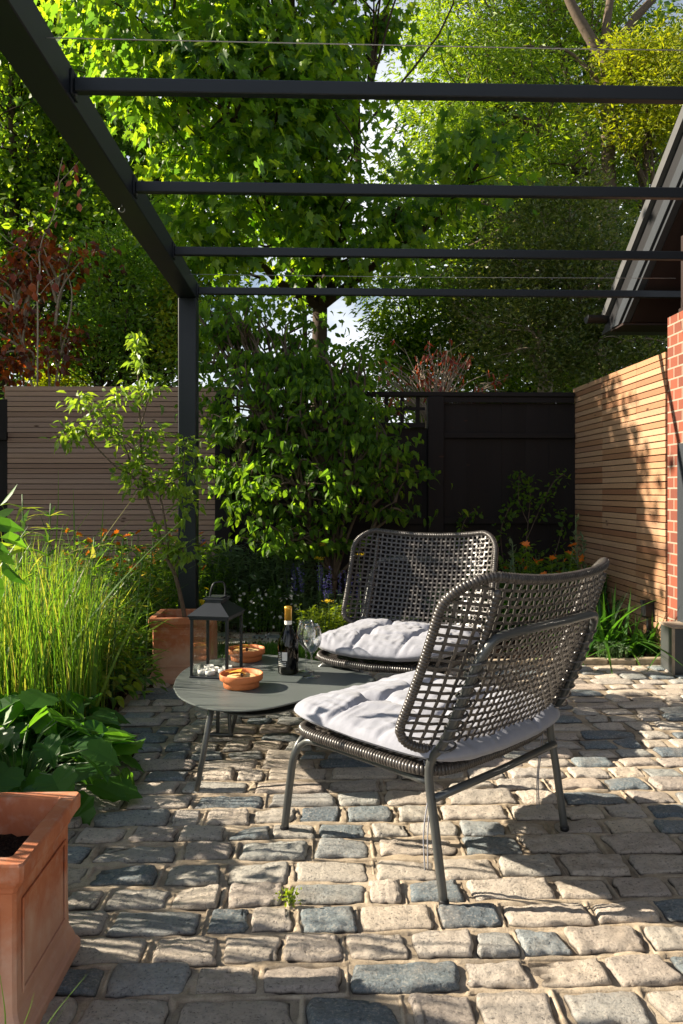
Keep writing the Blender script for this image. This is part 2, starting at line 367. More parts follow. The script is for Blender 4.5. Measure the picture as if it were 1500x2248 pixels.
# ================================================================== SETTING
g=MB(); g.add([(-150,-150,-.06),(150,-150,-.06),(150,150,-.06),(-150,150,-.06)],[(0,1,2,3)])
gm,nt,N_,L_=newmat('ground_soil'); n=noise(nt,2,6,coords(nt)); out(nt,princ(nt,ramp(nt,n,[(.3,(.03,.045,.015)),(.7,(.06,.08,.025))]),.95,.1))
tag(g.build('ground',gm),kind='structure')

RECT=[]
def stones(x0f,x1f,y0,y1,pitch,name,rot=0.,org=(0,0),seed=3,lmin=.085,lmax=.24):
    rs=np.random.RandomState(seed); Vs=[];Fs=[];sz=[];n=0
    y=y0
    while y<y1:
        ph=rs.uniform(*pitch); 
        if y+ph>y1+.03: break
        x=x0f(y)+rs.uniform(-.03,.03); big=rs.rand()<.5
        while x<x1f(y):
            w=rs.uniform(lmin,lmax*.62) if not big and rs.rand()<.75 else rs.uniform(lmin*1.5,lmax)
            gap=rs.uniform(.005,.022); gy=rs.uniform(.007,.017)
            hw=w/2; hh=(ph-gy)/2*rs.uniform(.9,1.03)
            near=y<2.7
            nx,ny=(25,15) if near else (11,9)
            u=np.linspace(-1,1,nx); v=np.linspace(-1,1,ny)
            u=np.sin(u*PI/2); v=np.sin(v*PI/2)
            U,W=np.meshgrid(u,v); k=rs.uniform(.02,.10); k2=rs.uniform(.02,.14)
            X=hw*U*np.sqrt(1-k*W**4); Y=hh*W*np.sqrt(1-k2*U**4)
            cx=x+hw; cy=y+ph/2+.010*math.sin(cx*2.1+y*3)+rs.uniform(-.004,.004)
            X=X+cx+ ((vn((X+cx)*18,(Y+cy)*18,seed)-.5)*.016+(vn((X+cx)*60,(Y+cy)*60,seed)-.5)*.007)*(np.abs(U)>.7); Y=Y+cy+((vn((X)*16,(Y+cy)*16,seed+4)-.5)*.012+(vn((X)*55,(Y+cy)*55,seed+4)-.5)*.006)*(np.abs(W)>.7)
            m=np.maximum(np.abs(U),np.abs(W)); top=rs.uniform(.003,.010); dome=rs.uniform(.0,.003)
            tl=rs.normal(0,.0035,2)
            Z=top+dome*(1-U**2)*(1-W**2)+tl[0]*U+tl[1]*W-(m**22)*(top+.018)-.004*np.clip((vn(X*40,Y*40,seed+7)-.45)*2,0,1)*m**6
            rg=rs.uniform(.4,1.3)
            Z=Z+((vn(X*45,Y*45,seed+1)-.5)*.005+(vn(X*28+seed,Y*130,seed+8)-.5)*.004+(vn(X*110,Y*110,seed+2)-.5)*.0045)*rg*(1-m**6)
            V=np.stack([X.ravel(),Y.ravel(),Z.ravel()],1)
            RECT.append((cx,cy,hw,hh,name))
            Vs.append(V); idx=np.arange(nx*ny).reshape(ny,nx)
            q=np.stack([idx[:-1,:-1],idx[:-1,1:],idx[1:,1:],idx[1:,:-1]],-1).reshape(-1,4)+n
            Fs.append(q.ravel()); sz.append(np.full(len(q),4)); n+=nx*ny
            x+=w+gap
        y+=ph
    V=np.concatenate(Vs)
    o=mesh_np(name,V,np.concatenate(Fs),np.concatenate(sz),M['stone'],None,True,loc=st(org[0],org[1]),rz=PSI+rot)
    return tag(o,kind='structure')
LE=lambda y:-.665-.065*y
stones(lambda y:LE(y)+.0 if y>1.2 else -1.6,lambda y:2.0,-1.2,4.4,(.098,.124),'paving')
def sheet(name,x0,x1,y0,y1,z,amp,fr,mat,step=.03,xf=None,kind='structure'):
    nx=int((x1-x0)/step)+1; ny=int((y1-y0)/step)+1
    X,Y=np.meshgrid(np.linspace(x0,x1,nx),np.linspace(y0,y1,ny))
    if xf: X=X+ (xf(Y)-x0)*(x1-X)/(x1-x0)
    Z=z+amp*(vn(X*fr,Y*fr,5)-.5)+amp*.5*(vn(X*fr*2.7,Y*fr*2.7,6)-.5)
    idx=np.arange(nx*ny).reshape(ny,nx); q=np.stack([idx[:-1,:-1],idx[:-1,1:],idx[1:,1:],idx[1:,:-1]],-1).reshape(-1)
    o=mesh_np(name,np.stack([X.ravel(),Y.ravel(),Z.ravel()],1),q,np.full(len(q)//4,4),mat,None,True,loc=st(0,0),rz=PSI)
    return tag(o,kind=kind)
sheet('mortar_bed',-.9,2.03,-1.2,4.47,-.004,.006,16,M['mortar'],.02,xf=lambda y:np.where(y>1.2,-.69-.065*y,-1.6))
sheet('planting_bed',-5,-.70,-1.2,6.05,-.015,.05,7,M['soil'],.05)
sheet('planting_bed',-.95,2.03,4.46,6.1,-.012,.04,7,M['soil'],.04)
# finely modelled mortar near the camera, with cracks where it has shrunk from the stones
st_=.0055; gx=np.arange(-.98,1.42,st_); gy_=np.arange(1.28,2.85,st_); X,Y=np.meshgrid(gx,gy_); Dm=np.full(X.shape,1.)
for cx,cy,hw,hh,nm in RECT:
    if nm!='paving' or not(1.2<cy<2.95 and -1.1<cx<1.5): continue
    i0,i1=np.searchsorted(gx,[cx-hw-.03,cx+hw+.03]); j0,j1=np.searchsorted(gy_,[cy-hh-.03,cy+hh+.03])
    if i1<=i0 or j1<=j0: continue
    d=np.maximum(np.abs(X[j0:j1,i0:i1]-cx)-hw,np.abs(Y[j0:j1,i0:i1]-cy)-hh); Dm[j0:j1,i0:i1]=np.minimum(Dm[j0:j1,i0:i1],d)
msk=np.clip((vn(X*9,Y*13,21)-.18)*2.6,0,1)
Z=.0022+(vn(X*22,Y*60,22)-.5)*.005+(vn(X*90,Y*90,23)-.5)*.0016-.016*np.exp(-(np.clip(Dm-.001,0,1)/.0035)**2)*msk
Z=np.where(Dm<-.004,-.012,Z)
ee=np.minimum(np.minimum(X-gx[0],gx[-1]-X),np.minimum(Y-gy_[0],gy_[-1]-Y)); Z=Z-.012*np.exp(-(ee/.012)**2)
Z=np.where(X<(-.69-.065*Y),-.03,Z)
idx=np.arange(X.size).reshape(X.shape); q=np.stack([idx[:-1,:-1],idx[:-1,1:],idx[1:,1:],idx[1:,:-1]],-1).reshape(-1)
tag(mesh_np('mortar_joints',np.stack([X.ravel(),Y.ravel(),Z.ravel()],1),q,np.full(len(q)//4,4),M['mortar'],None,True,loc=st(0,0),rz=PSI),kind='structure')
# stone path and lawn strip beyond the terrace
sheet('path_bed',-.85,.95,4.96,5.5,.0,.006,12,M['mortar'],.03)
stones(lambda y:-.85,lambda y:.92,4.97,5.48,(.075,.1),'path',seed=9)
sheet('lawn_soil',-.75,.6,4.47,4.96,-.002,.01,9,M['soil'],.04)
nL=9000; gp=np.stack([R.uniform(-.74,.58,nL),R.uniform(4.47,4.97,nL),np.zeros(nL)],1)
o=scatter('lawn',M['lawn'],None,gp,R.normal(size=(nL,3))*.35+[0,0,1],R.normal(size=(nL,3)),R.uniform(.03,.06,nL),tmpl_blade(.06,.3,2)); o.rotation_euler=(0,0,PSI)
tag(o,'short bright green lawn strip between the terrace and the path','grass',kind='stuff')
# terrace edge bricks (pale kerb in front of the right bed)
k=MB(); xx=.75
while xx<2.0:
    w=random.uniform(.16,.24); k.box(xx,xx+w-.008,4.425,4.475,-.02,.028+random.uniform(-.004,.004),.006); xx+=w
tag(k.build('paving_edge',M['mortar'],loc=st(0,0),rz=PSI),kind='structure')
# bark chips on the soil
nc=5200; x=R.uniform(-2.4,-.72,nc); y=R.uniform(1.9,5.2,nc); keep=x<LE(y)-.0; x=x[keep];y=y[keep]; nn=len(x)
x2=R.uniform(-.9,2,1500); y2=R.uniform(4.5,6,1500)
pos=np.stack([np.r_[x,x2],np.r_[y,y2],np.full(nn+1500,.018)],1)+R.normal(size=(nn+1500,3))*[0,0,.006]
pos=np.stack([pos[:,0]-PSI*pos[:,1],pos[:,1]+PSI*pos[:,0],pos[:,2]],1)
o=scatter('bark_mulch',M['chipbark'],None,pos,R.normal(size=pos.shape)*[1,1,.35],R.normal(size=pos.shape)*.5+[0,0,1],R.uniform(.012,.035,len(pos)),tmpl_quad(.3,.6))
tag(o,'brown bark mulch chips lying on the beds','mulch',kind='stuff')

# ================================================================== FENCES
def slat_fence(name,length,height,mat,label,pitch=.0405,gap=.005,joints=(),thick=.018):
    t=empty(name,(0,0,0),0,label,'fence'); b=MB(); z=height
    js=[0]+list(joints)+[length]
    while z-pitch>0.02:
        for a,c in zip(js[:-1],js[1:]):
            dz=random.uniform(-.0008,.0008)
            b.box(a+.0015,c-.0015,random.uniform(-.002,.001),thick,z-pitch+gap+dz,z+dz,.0015)
        z-=pitch
    b.build('slats',mat,t)
    p=MB(); p.box(0.003,length-.003,thick+.002,thick+.03,0,height-.012)
    p.build('gap_blocker',M['dark_board'],t)  # added dark sheet, blocks sky light showing through the slat gaps
    return t
lf=slat_fence('slatted_fence',1.78,1.822,M['cedar_grey'],'muted pinkish cedar slat fence behind the potted apple tree')
lf.location=P(10,1078,6.07); lf.location[2]=0; lf.rotation_euler=(0,0,PSI*.5)
rf=slat_fence('slatted_fence',1.66,1.822,M['cedar'],'warm orange cedar slat fence at the right running to the brick wall',joints=(.42,1.02),gap=.0058)
# runs away from camera: local x -> +y', front face toward -x'
rf.location=st(2.045,4.51); rf.rotation_euler=(0,0,PSI+PI/2)
# mirror so that slats face -x
for ch in rf.children:
    me=ch.data; me.transform(Matrix.Scale(-1,4,(0,1,0))); me.flip_normals()
rf.rotation_euler=(0,0,PSI+PI/2)
for ch in rf.children: ch.data.transform(Matrix.Translation((0,0,0)))
cp=MB(); cp.box(-.004,1.664,-.05,-.002,1.824,1.838,.002); 

# black fence: posts, featherboard panel with rails, trellis topped part
bf=empty('black_fence',st(0,6.12),PSI,'tall black board fence with a trellis top left of centre','fence')
b=MB(); x=.98
while x<2.06:
    w=.095; b.box(x,min(x+w-.0005,2.06),random.uniform(0,.006),.02,0,1.70); x+=w
x=-.8
while x<.84:
    b.box(x,x+.0945,random.uniform(0,.006),.02,0,1.50); x+=.095
b.build('boards',M['black_wood'],bf)
for xa,xb,z0,z1 in ((.98,2.03,1.70,1.745),(.98,2.03,1.42,1.46),(.98,2.03,.74,.79),(-.8,.84,1.5,1.54),(-.8,.84,.74,.79)):
    q=MB(); q.box(xa,xb,-.035,-.004,z0,z1,.003); q.build('rail',M['black_wood'],bf)
q=MB(); q.box(-.8,2.03,-.05,.05,1.748,1.782,.004); q.build('capping',M['black_wood'],bf)
for x in (-.81,.86):
    q=MB(); q.box(x,x+.125,-.06,.04,0,1.745,.004); q.build('post',M['black_wood'],bf)
q=MB()
for x in np.arange(.02,.84,.125): q.box(x,x+.03,-.012,.006,1.54,1.745)
for z in (1.64,): q.box(-.3,.84,-.02,-.0125,z,z+.024)
for x in np.arange(-.65,-.02,.125): q.box(x,x+.03,-.012,.006,1.54,1.745)
q.build('trellis',M['black_wood'],bf)
# dark fence seen at the very left edge
df=empty('dark_side_fence',st(-2.435,6.14),PSI,'black fence sliver at the left edge beside the cedar slats','fence')
q=MB(); 
for i in range(26): q.box(-2.6+i*.1,-2.6+i*.1+.096,0,.02,0,1.72)
q.build('boards',M['black_wood'],df)
q=MB(); q.box(-2.6,0,-.03,-.003,1.4,1.46); q.build('rail',M['black_wood'],df)

# ================================================================== HOUSE
h=empty('brick_house',st(2.055,0),PSI,'brick outbuilding at the right with dark bargeboard and overhanging roof','building')
q=MB(); q.box(0,3.2,4.272,4.505,0,2.02); q.build('wall',M['brick'],h)
q=MB(); q.box(.03,3.2,-1.5,4.2715,0,2.02); q.build('glazed_doors',M['dark_glazing'],h)
q=MB(); top=lambda d:2.424+.707*(5.054-d)
for i in range(30):
    d0=4.4-i*.16; q.box(.03,.045,d0-.158,d0,2.02,max(2.03,top(d0)-.42))
q.box(.04,3.2,-1.5,4.45,2.02,2.06)
q.build('gable_shade_boards',M['brown_wood'],h)  # dark brown boards stand in for the shade on the upper brick
def band(a,bb,x0,x1,name,mat,zc=2.105,dr=1.2):
    inv=lambda z,o:5.054-(z+o-2.424)/.707
    poly=[(dr,top(dr)-a),(inv(zc,a),zc),(inv(zc,bb),zc),(dr,top(dr)-bb)]
    q=MB(); q.prism(poly,0,x0,x1); return q.build(name,mat,h)
band(-.02,.055,-.085,3.3,'roof_tiles',M['tile'],2.2)
band(.0555,.207,-.055,3.3,'undercloak_shadow',M['dark_board'])  # recessed band, its black put in for the shadow beneath the tile overhang
band(.2075,.30,-.07,-.045,'bargeboard',M['grey_board'])
band(.3005,.331,-.055,-.035,'trim',M['dark_board'])
band(.3315,.352,-.062,-.02,'bead',M['grey_board'])
band(.34,.36,-.0195,3.3,'soffit',M['brown_wood'])
q=MB(); q.box(-.06,3.3,5.02,5.24,2.09,2.104); q.build('eave_board',M['brown_wood'],h)
q=MB()
gp=[]; 
for k in range(9):
    a=PI+PI*k/8; gp.append((5.33+.05*math.cos(a),2.215+.05*math.sin(a)))
for k in range(9):
    a=2*PI-PI*k/8; gp.append((5.33+.044*math.cos(a),2.215+.044*math.sin(a)))
q.prism(gp,0,-.19,3.2)
gp=[(5.33+.05*math.cos(PI+PI*k/8),2.215+.05*math.sin(PI+PI*k/8)) for k in range(9)]
q.prism(gp,0,-.196,-.19); q.build('gutter',M['black_plastic'],h)
q=MB(); q.box(-.012,-.001,4.27,4.36,0,1.27,.003); q.build('door_jamb',M['grey_board'],h)
# galvanised trough by the wall
tk=empty('metal_trough',st(1.93,4.16),PSI,'weathered metal edged trough against the brick wall','trough')
q=MB(); q.box(0,.11,0,.16,0,.25,.004); q.build('body',M['chair_metal'],tk)
q=MB(); q.box(-.006,.112,-.006,.166,.25,.262,.002); q.box(-.006,.006,-.007,.006,0,.249); q.build('edging',M['pale_twig'],tk)
# garden socket on its post with cable
so=empty('garden_socket',tuple(P(1425,1400,4.75)*[1,1,0]),PSI,'black outdoor socket on a short post against the cedar fence','socket')
q=MB(); q.box(-.012,.012,-.012,.012,0,.23,.003); q.build('post',M['black_plastic'],so)
q=MB(); q.box(-.04,.03,-.03,.03,.23,.325,.008); q.box(-.043,.033,-.034,.034,.31,.33,.004); q.build('socket_box',M['black_plastic'],so)
q=MB(); q.tube(spline([(.03,0,.30),(.055,0,.29),(.07,0,.22),(.068,.0,.1),(.065,0,0)],6),.004,6); q.build('cable',M['cable'],so,True)

# ================================================================== PERGOLA
pg=empty('pergola',st(-.741,4.70),PSI,'black steel pergola frame with four cross bars over the terrace','pergola')
q=MB(); q.box(-.108,.0,0,.108,0,2.17,.004); q.build('post',M['frame'],pg)
q=MB(); q.box(-.108,0,-5.6,.108,2.171,2.278,.004); q.build('beam',M['frame'],pg)
q=MB(); q.box(-.108,0,-5.6,-5.49,0,2.17,.004); q.build('post',M['frame'],pg)
for D in (2.34,3.12,3.95,4.73,1.55,.75):
    y=D-4.70; q=MB(); q.box(.008,3.5 if D>4.6 else 2.82,y,y+.03,2.20,2.242,.003); q.build('cross_bar',M['frame'],pg)
    q=MB(); q.box(.0005,.0075,y-.015,y+.045,2.185,2.262,.002); q.build('bracket',M['frame'],pg)
    for zz in (2.194,2.252): q=MB(); q.lathe([(.006,0),(.006,.004),(.003,.005)],8); v=q.v[0]; q.v[0]=np.stack([.0078+v[:,2],y+.015+v[:,0],zz+v[:,1]],1); q.build('bolt',M['chair_metal'],pg)
for D,z in ((2.13,2.235),(4.45,2.24)):
    q=MB(); q.tube([(.0,D-4.7,z),(1.4,D-4.7,z-.006),(2.82,D-4.7,z)],.0016,5); q.build('wire',M['wire'],pg)
hk=P(262,452,3.2); 
q=MB(); a=np.linspace(-.3*PI,1.15*PI,14); hx=-.06; hy=(1.17*1700/ (1078-452))-4.70
q.tube([(hx,hy,2.171),(hx,hy,2.158)],.002,6); q.tube([(hx-.011*math.cos(t),hy,2.147-.011*math.sin(t)) for t in a],.002,6); q.build('hook',M['wire'],pg,True)

# ================================================================== CHAIR
def fx(x): return .125*(abs(x)/.36)**4-.025
def zb(x): return .352+.012*(abs(x)/.355)**2
def zt(x): return .780+.036*(abs(x)/.355)**2.2
def panel(x,z,off=0.):
    return np.array([x,-.405*(z-.317)+fx(x)-off*.9-.012*math.sin((z-.35)/.45*PI),z-off*.4])
HW=.352
def wraps(path,r,closed=False,pitch=.0088,n=8):
    """rattan strip wound round a tube: one short barrel per turn over a dark core"""
    q=MB(); p=resample(path,pitch/4,closed); m=len(p); q.tube(resample(path,.02,closed),r*.86,n,closed=closed)
    i=0
    while i+4<m+(1 if closed else 0):
        seg=np.array([p[(i+k)%m] for k in range(5)]); seg[-1]=seg[-1]*.75+seg[-2]*.25
        q.tube(seg,np.array([.90,1.0,1.03,1.0,.90])*r*random.uniform(.97,1.03),n,cap=False); i+=4
    return q
def wrap_r(n,r,a=.0012): return np.array([r+(a if i%2 else 0) for i in range(n)])
def make_chair(label):
    t=empty('lounge_chair',(0,0,0),0,label,'chair','woven lounge chairs around the table')
    # back rim
    def corner(cx,cz,r,a0,a1,n=7): return [(cx+r*math.cos(a),cz+r*math.sin(a)) for a in np.linspace(a0,a1,n)]
    pts=[]; rt_,rb=.085,.065
    ztc=zt(HW)-.004
    zl=lambda x:zt(x)
    for x in np.linspace(-HW+rt_,HW-rt_,20): pts.append((x,zt(x)))
    pts+=[(HW-rt_+rt_*math.sin(a),zt(HW-rt_)-rt_+rt_*math.cos(a)) for a in np.linspace(.2,PI/2,7)]
    for z in np.linspace(zt(HW-rt_)-rt_-.03,zb(HW)+rb+.01,10): pts.append((HW,z))
    pts+=[(HW-rb+rb*math.cos(a),zb(HW)+rb-rb*math.sin(a)) for a in np.linspace(0,PI/2-.1,6)]
    for x in np.linspace(HW-rb-.02,-HW+rb+.02,20): pts.append((x,zb(x)))
    pts+=[(-HW+rb-rb*math.sin(a),zb(HW)+rb-rb*math.cos(a)) for a in np.linspace(.1,PI/2,6)]
    for z in np.linspace(zb(HW)+rb+.01,zt(HW-rt_)-rt_-.03,10): pts.append((-HW,z))
    pts+=[(-HW+rt_-rt_*math.cos(a),zt(HW-rt_)-rt_+rt_*math.sin(a)) for a in np.linspace(0,PI/2-.2,7)]
    outline=np.array(pts)
    wraps([panel(x,z) for x,z in pts],.0125,True).build('back_rim',M['rattan'],t,True)
    # inside test for weave
    def zr(x):
        ax=abs(x); lo=zb(x); hi=zt(x)
        if ax>HW-rt_: d=ax-(HW-rt_); hi=zt(HW-rt_)-rt_+math.sqrt(max(0,rt_**2-d*d))
        if ax>HW-rb: d=ax-(HW-rb); lo=zb(HW)+rb-math.sqrt(max(0,rb**2-d*d))
        return lo,hi
    w=MB(); NX,NZ=30,22
    xs=np.linspace(-HW+.022,HW-.022,NX); 
    def ribbon(P_,Nn,side,hw=.0042,ht=.0012):
        P_=np.array(P_); V=[]
        for p,n_,s_ in zip(P_,Nn,side):
            V+=[p-s_*hw-n_*ht,p+s_*hw-n_*ht,p+s_*hw+n_*ht,p-s_*hw+n_*ht]
        Fs=[]
        for i in range(len(P_)-1):
            a=4*i
            for k in range(4): Fs.append((a+k,a+(k+1)%4,a+4+(k+1)%4,a+4+k))
        w.add(V,Fs)
    def nrm(x,z):
        dx=panel(x+.002,z)-panel(x-.002,z); dz=panel(x,z+.002)-panel(x,z-.002); n_=np.cross(dx,dz); return n_/np.linalg.norm(n_),dx/np.linalg.norm(dx),dz/np.linalg.norm(dz)
    zrow=lambda x,j: zb(x)+(zt(x)-zb(x))*(j+.5)/NZ
    for i,x in enumerate(xs):
        lo,hi=zr(x); P_=[];Nn=[];Sd=[]
        zz=[lo]+[zrow(x,j) for j in range(NZ) if lo+.004<zrow(x,j)<hi-.004]+[hi]
        js=[-1]+[j for j in range(NZ) if lo+.004<zrow(x,j)<hi-.004]+[NZ]
        for z,j in zip(zz,js):
            n_,dx,dz=nrm(x,z); P_.append(panel(x,z)+n_*(.0019 if (i+j)%2 else -.0019)); Nn.append(n_); Sd.append(dx)
        ribbon(P_,Nn,Sd)
    for j in range(NZ):
        P_=[];Nn=[];Sd=[]
        xe=[x for x in xs if zr(x)[0]<zrow(x,j)<zr(x)[1]]
        k0=list(xs).index(xe[0]); xl=[-1*min(HW,abs(xe[0])+.018)]+xe+[min(HW,abs(xe[-1])+.018)]
        for k_,x in enumerate(xl):
            z=zrow(x,j); n_,dx,dz=nrm(x,z); i=k0+k_-1
            P_.append(panel(x,z)+n_*(-.0019 if (i+j)%2 else .0019)); Nn.append(n_); Sd.append(dz)
        ribbon(P_,Nn,Sd,.0037)
    w.build('back_weave',M['rattan'],t)
    for s in (-1,1):
        wraps([panel(s*.262,z,.006) for z in np.linspace(.345,.772,14)],.0098,False,.012).build('back_rib',M['rattan'],t,True)
    # rear frame: legs continue up into the hoop behind the back
    A=lambda s:[(s*.29,-.046,0),(s*.29,-.02,.17),(s*.288,0,.317),(s*.283,-.048,.40),(s*.278,-.110,.54),(s*.268,-.145,.615),(s*.235,-.165,.652)]
    hoop=[(-.12,-.193,.664),(0,-.203,.666),(.12,-.193,.664)]
    path=spline(A(-1)+hoop+A(1)[::-1],7)
    b=MB(); b.tube(path,.0115,10); b.build('rear_leg_hoop',M['chair_metal'],t,True)
    for s in (-1,1):
        lc=MB()
        for z in np.arange(.375,.60,.028):
            y=-.405*(z-.317)-.012; ring=[(s*.271+.026*math.cos(a)*1.0,y-.004+.021*math.sin(a),z+.006*math.cos(a)) for a in np.linspace(0,2*PI,13)[:-1]]
            lc.tube(ring,.0035,4,closed=True,flat=.5)
        lc.build('lacing',M['rattan'],t)
    Fp=[(-.29,.538,0),(-.282,.525,.13),(-.274,.515,.215),(-.25,.508,.262),(-.2,.503,.277),(0,.50,.279),(.2,.503,.277),(.25,.508,.262),(.274,.515,.215),(.282,.525,.13),(.29,.538,0)]
    b=MB(); b.tube(spline(Fp,6),.0115,10); b.build('front_leg_hoop',M['chair_metal'],t,True)
    for s in (-1,1):
        b=MB(); b.tube(spline([(s*.275,.528,.155),(s*.268,.518,.215),(s*.262,.49,.258),(s*.26,.43,.274),(s*.262,.2,.274),(s*.272,.02,.274)],6),.0095,8); b.build('side_rail',M['chair_metal'],t,True)
        for yy in (-.046,.538): b=MB(); b.lathe([(.0125,0),(.0135,.004),(.0128,.012),(.0115,.014)],10,(s*.29,yy,-.001)); b.build('foot_cap',M['black_plastic'],t,True)
    b=MB(); b.tube([(-.287,-.014,.246),(0,-.02,.246),(.287,-.014,.246)],.0105,10); b.build('stretcher',M['chair_metal'],t,True)
    # seat rim and woven seat
    so_=[]
    for k in range(64):
        a=2*PI*k/64; c,s_=math.cos(a),math.sin(a); e=.28
        x=.285*np.sign(c)*abs(c)**e; y=.25+.255*np.sign(s_)*abs(s_)**e
        y+= .045*(1-(x/.285)**2)*(1 if s_>0 else 0)
        zz=.302-.012*(1-(x/.285)**2)
        so_.append((x,y,zz))
    wraps(so_,.016,True,.0095).build('seat_rim',M['rattan'],t,True)
    sw=MB()
    for i,x in enumerate(np.linspace(-.27,.27,24)):
        sw.tube([(x,.0,.302-.01*(1-(x/.285)**2)+(.002 if i%2 else 0)),(x,.25,.292),(x,.51+.04*(1-(x/.285)**2),.298)],.006,4,flat=.35)
    for i,y in enumerate(np.linspace(.01,.5,22)):
        sw.tube([(-.28,y,.300),(0,y,.287),(.28,y,.300)],.006,4,flat=.35)
    sw.build('seat_weave',M['rattan'],t)
    return t
def copy_tree(o,parent=None):
    c=o.copy(); C.objects.link(c)
    if parent: c.parent=parent
    for ch in list(o.children): copy_tree(ch,c)
    return c
ch1=make_chair('nearest woven lounge chair, seen from behind with its back to the camera')
ch1.location=(.4185,2.1016,.004); ch1.rotation_euler=(0,0,math.atan2(.709,.705))
ch2=copy_tree(ch1); ch2['label']='farther woven lounge chair facing the camera across the table'
PH=math.radians(24); fdir=(-math.sin(PH),-math.cos(PH)); ox=(.397-.12*math.sin(PH),3.7-.12*math.cos(PH))
ch2.location=(ox[0],ox[1],.004); ch2.rotation_euler=(0,0,math.atan2(fdir[0]*-1,fdir[1]))
def make_cushion(label,seed=1):
    t=empty('seat_cushion',(0,0,0),0,label,'cushion','pale grey seat cushions')
    n=110; s=np.linspace(-1,1,n); s=np.sign(s)*(1-(1-np.abs(s))**1.25)
    U,V=np.meshgrid(s,s)
    e=.30; X=.312*U*np.sqrt(1-e*V**6*.62); Y=.236+.300*V*np.sqrt(1-e*U**6*.62)
    Y+=np.where(V>0,.03*(1-U**2)*V,0.012*(1-U**2)*V)
    m=np.clip(np.maximum(np.abs(U),np.abs(V)),0,1)
    edge=np.clip((1-np.abs(U)**6)*(1-np.abs(V)**6),0,1)**.42
    hgt=.048+.026*(1-m**2)
    gr=np.zeros_like(U)
    for c in (-.34,.34):
        w=.035
        gr+=.5*np.exp(-((U-c-.03*np.sin(V*5+c))/w)**2)*(1-.55*np.abs(V)**2)
        gr+=.5*np.exp(-((V-c-.03*np.sin(U*4+c))/w)**2)*(1-.55*np.abs(U)**2)
    for a in (-.34,.34):
        for c in (-.34,.34): gr+=.75*np.exp(-((U-a)**2+(V-c)**2)/.012)
    gr=np.clip(gr,0,1.15)
    per=np.arctan2(V,U); puck=(np.sin(per*46+6*vn(per*3,per*0,3))*.5+.5*np.sin(per*23+2))*np.clip(m-.72,0,1)**1.3
    wr=(vn(U*5+3,V*5,seed)-.5)*.016+(.5-np.abs(vn(U*12,V*4+U*5,seed+3)-.5)*2)*.011+(.5-np.abs(vn(U*5+V*7,V*14,seed+5)-.5)*2)*.008
    Zt=.345+edge*(hgt*.92-.042*gr)+wr*.6*edge+puck*.02*edge
    Zb=.345-edge*.022+wr*.3*edge
    Y2=Y; X2=X
    # sag in the middle, front corners a little raised
    sag=-.012*(1-U**2)+.012*np.clip(V,0,1)*np.abs(U)**3
    top=np.stack([X.ravel(),Y.ravel(),(Zt+sag).ravel()],1); bot=np.stack([(X*.985).ravel(),(.22+(Y-.22)*.985).ravel(),(Zb+sag).ravel()],1)
    idx=np.arange(n*n).reshape(n,n); q=np.stack([idx[:-1,:-1],idx[:-1,1:],idx[1:,1:],idx[1:,:-1]],-1).reshape(-1,4)
    q2=q[:,::-1]+n*n; bd=np.concatenate([idx[0,:],idx[1:,-1],idx[-1,-2::-1],idx[-2:0,0]])
    q3=np.stack([bd,bd+n*n,np.roll(bd,-1)+n*n,np.roll(bd,-1)],-1)
    ff=np.concatenate([q,q2,q3]).ravel()
    mesh_np('cushion_pad',np.concatenate([top,bot]),ff,np.full(len(ff)//4,4),M['fabric'],t,True)
    for s_,yy in ((-1,.03),(1,.03)):
        for d in (0,.012):
            b=MB(); x0=s_*(.272-d)
            b.tube(spline([(x0,yy,.325),(x0+.008,yy-.01,.26),(x0-.006+d*.4,yy-.004,.15),(x0+.004,yy,.05)],6),.004,4,flat=.4)
            b.build('tie',M['fabric'],t,True)
    return t
cu=make_cushion('pale tufted cushion on the nearest chair, seen past its woven back')
cu.location=ch1.location; cu.rotation_euler=ch1.rotation_euler
cu2=copy_tree(cu); cu2['label']='pale tufted cushion on the farther chair, lit along its front'
cu2.location=ch2.location; cu2.rotation_euler=ch2.rotation_euler

# ================================================================== TABLE
ZT=.27
def T(x,y,z=ZT): D=(1-z)*F/(y-YH); return np.array([(x-750)/F*D,D,z])
ol=[(380,1508),(387,1489),(402,1472),(430,1457),(475,1446),(530,1439),(584,1437),(640,1441),(700,1451),(760,1465),(803,1479),(822,1490),(805,1502),(760,1512),(700,1527),(640,1543),(590,1554),(530,1560),(470,1557),(428,1547),(394,1530)]
pl=np.array([T(*p)[:2] for p in ol]); pc=pl.mean(0)
pl3=np.array([(p[0],p[1],0) for p in pl]); dd=spline(list(pl3)+[pl3[0]],5)[:-1][:,:2]
def slab(poly,z0,z1,b=.0015,k=1.):
    P0=pc+(poly-pc)*k; q=MB(); n=len(P0); inn=pc+(P0-pc)*(1-b*6)
    V=[(x,y,z0) for x,y in inn]+[(x,y,z0+b) for x,y in P0]+[(x,y,z1-b) for x,y in P0]+[(x,y,z1) for x,y in inn]
    Fs=[list(range(n)),list(range(3*n,4*n))[::-1]]
    for r in range(3): Fs+=[(r*n+i,r*n+n+i,r*n+n+(i+1)%n,r*n+(i+1)%n) for i in range(n)]
    q.add(V,Fs); return q
tb=empty('coffee_table',(pc[0],pc[1],.004),0,'low grey metal coffee table with rounded triangular top','table')
def tloc(q): 
    for i in range(len(q.v)): q.v[i]=q.v[i]-np.array([pc[0],pc[1],0])
    return q
tloc(slab(dd,ZT-.010,ZT-.004)).build('tabletop',M['table'],tb)
sh=slab(dd,.222,.228,k=.80); sh.v[0][:,0]+=.03; tloc(sh).build('lower_shelf',M['chair_metal'],tb)
q=slab(dd,ZT-.028,ZT-.0105,k=.62); tloc(q).build('under_frame',M['chair_metal'],tb)
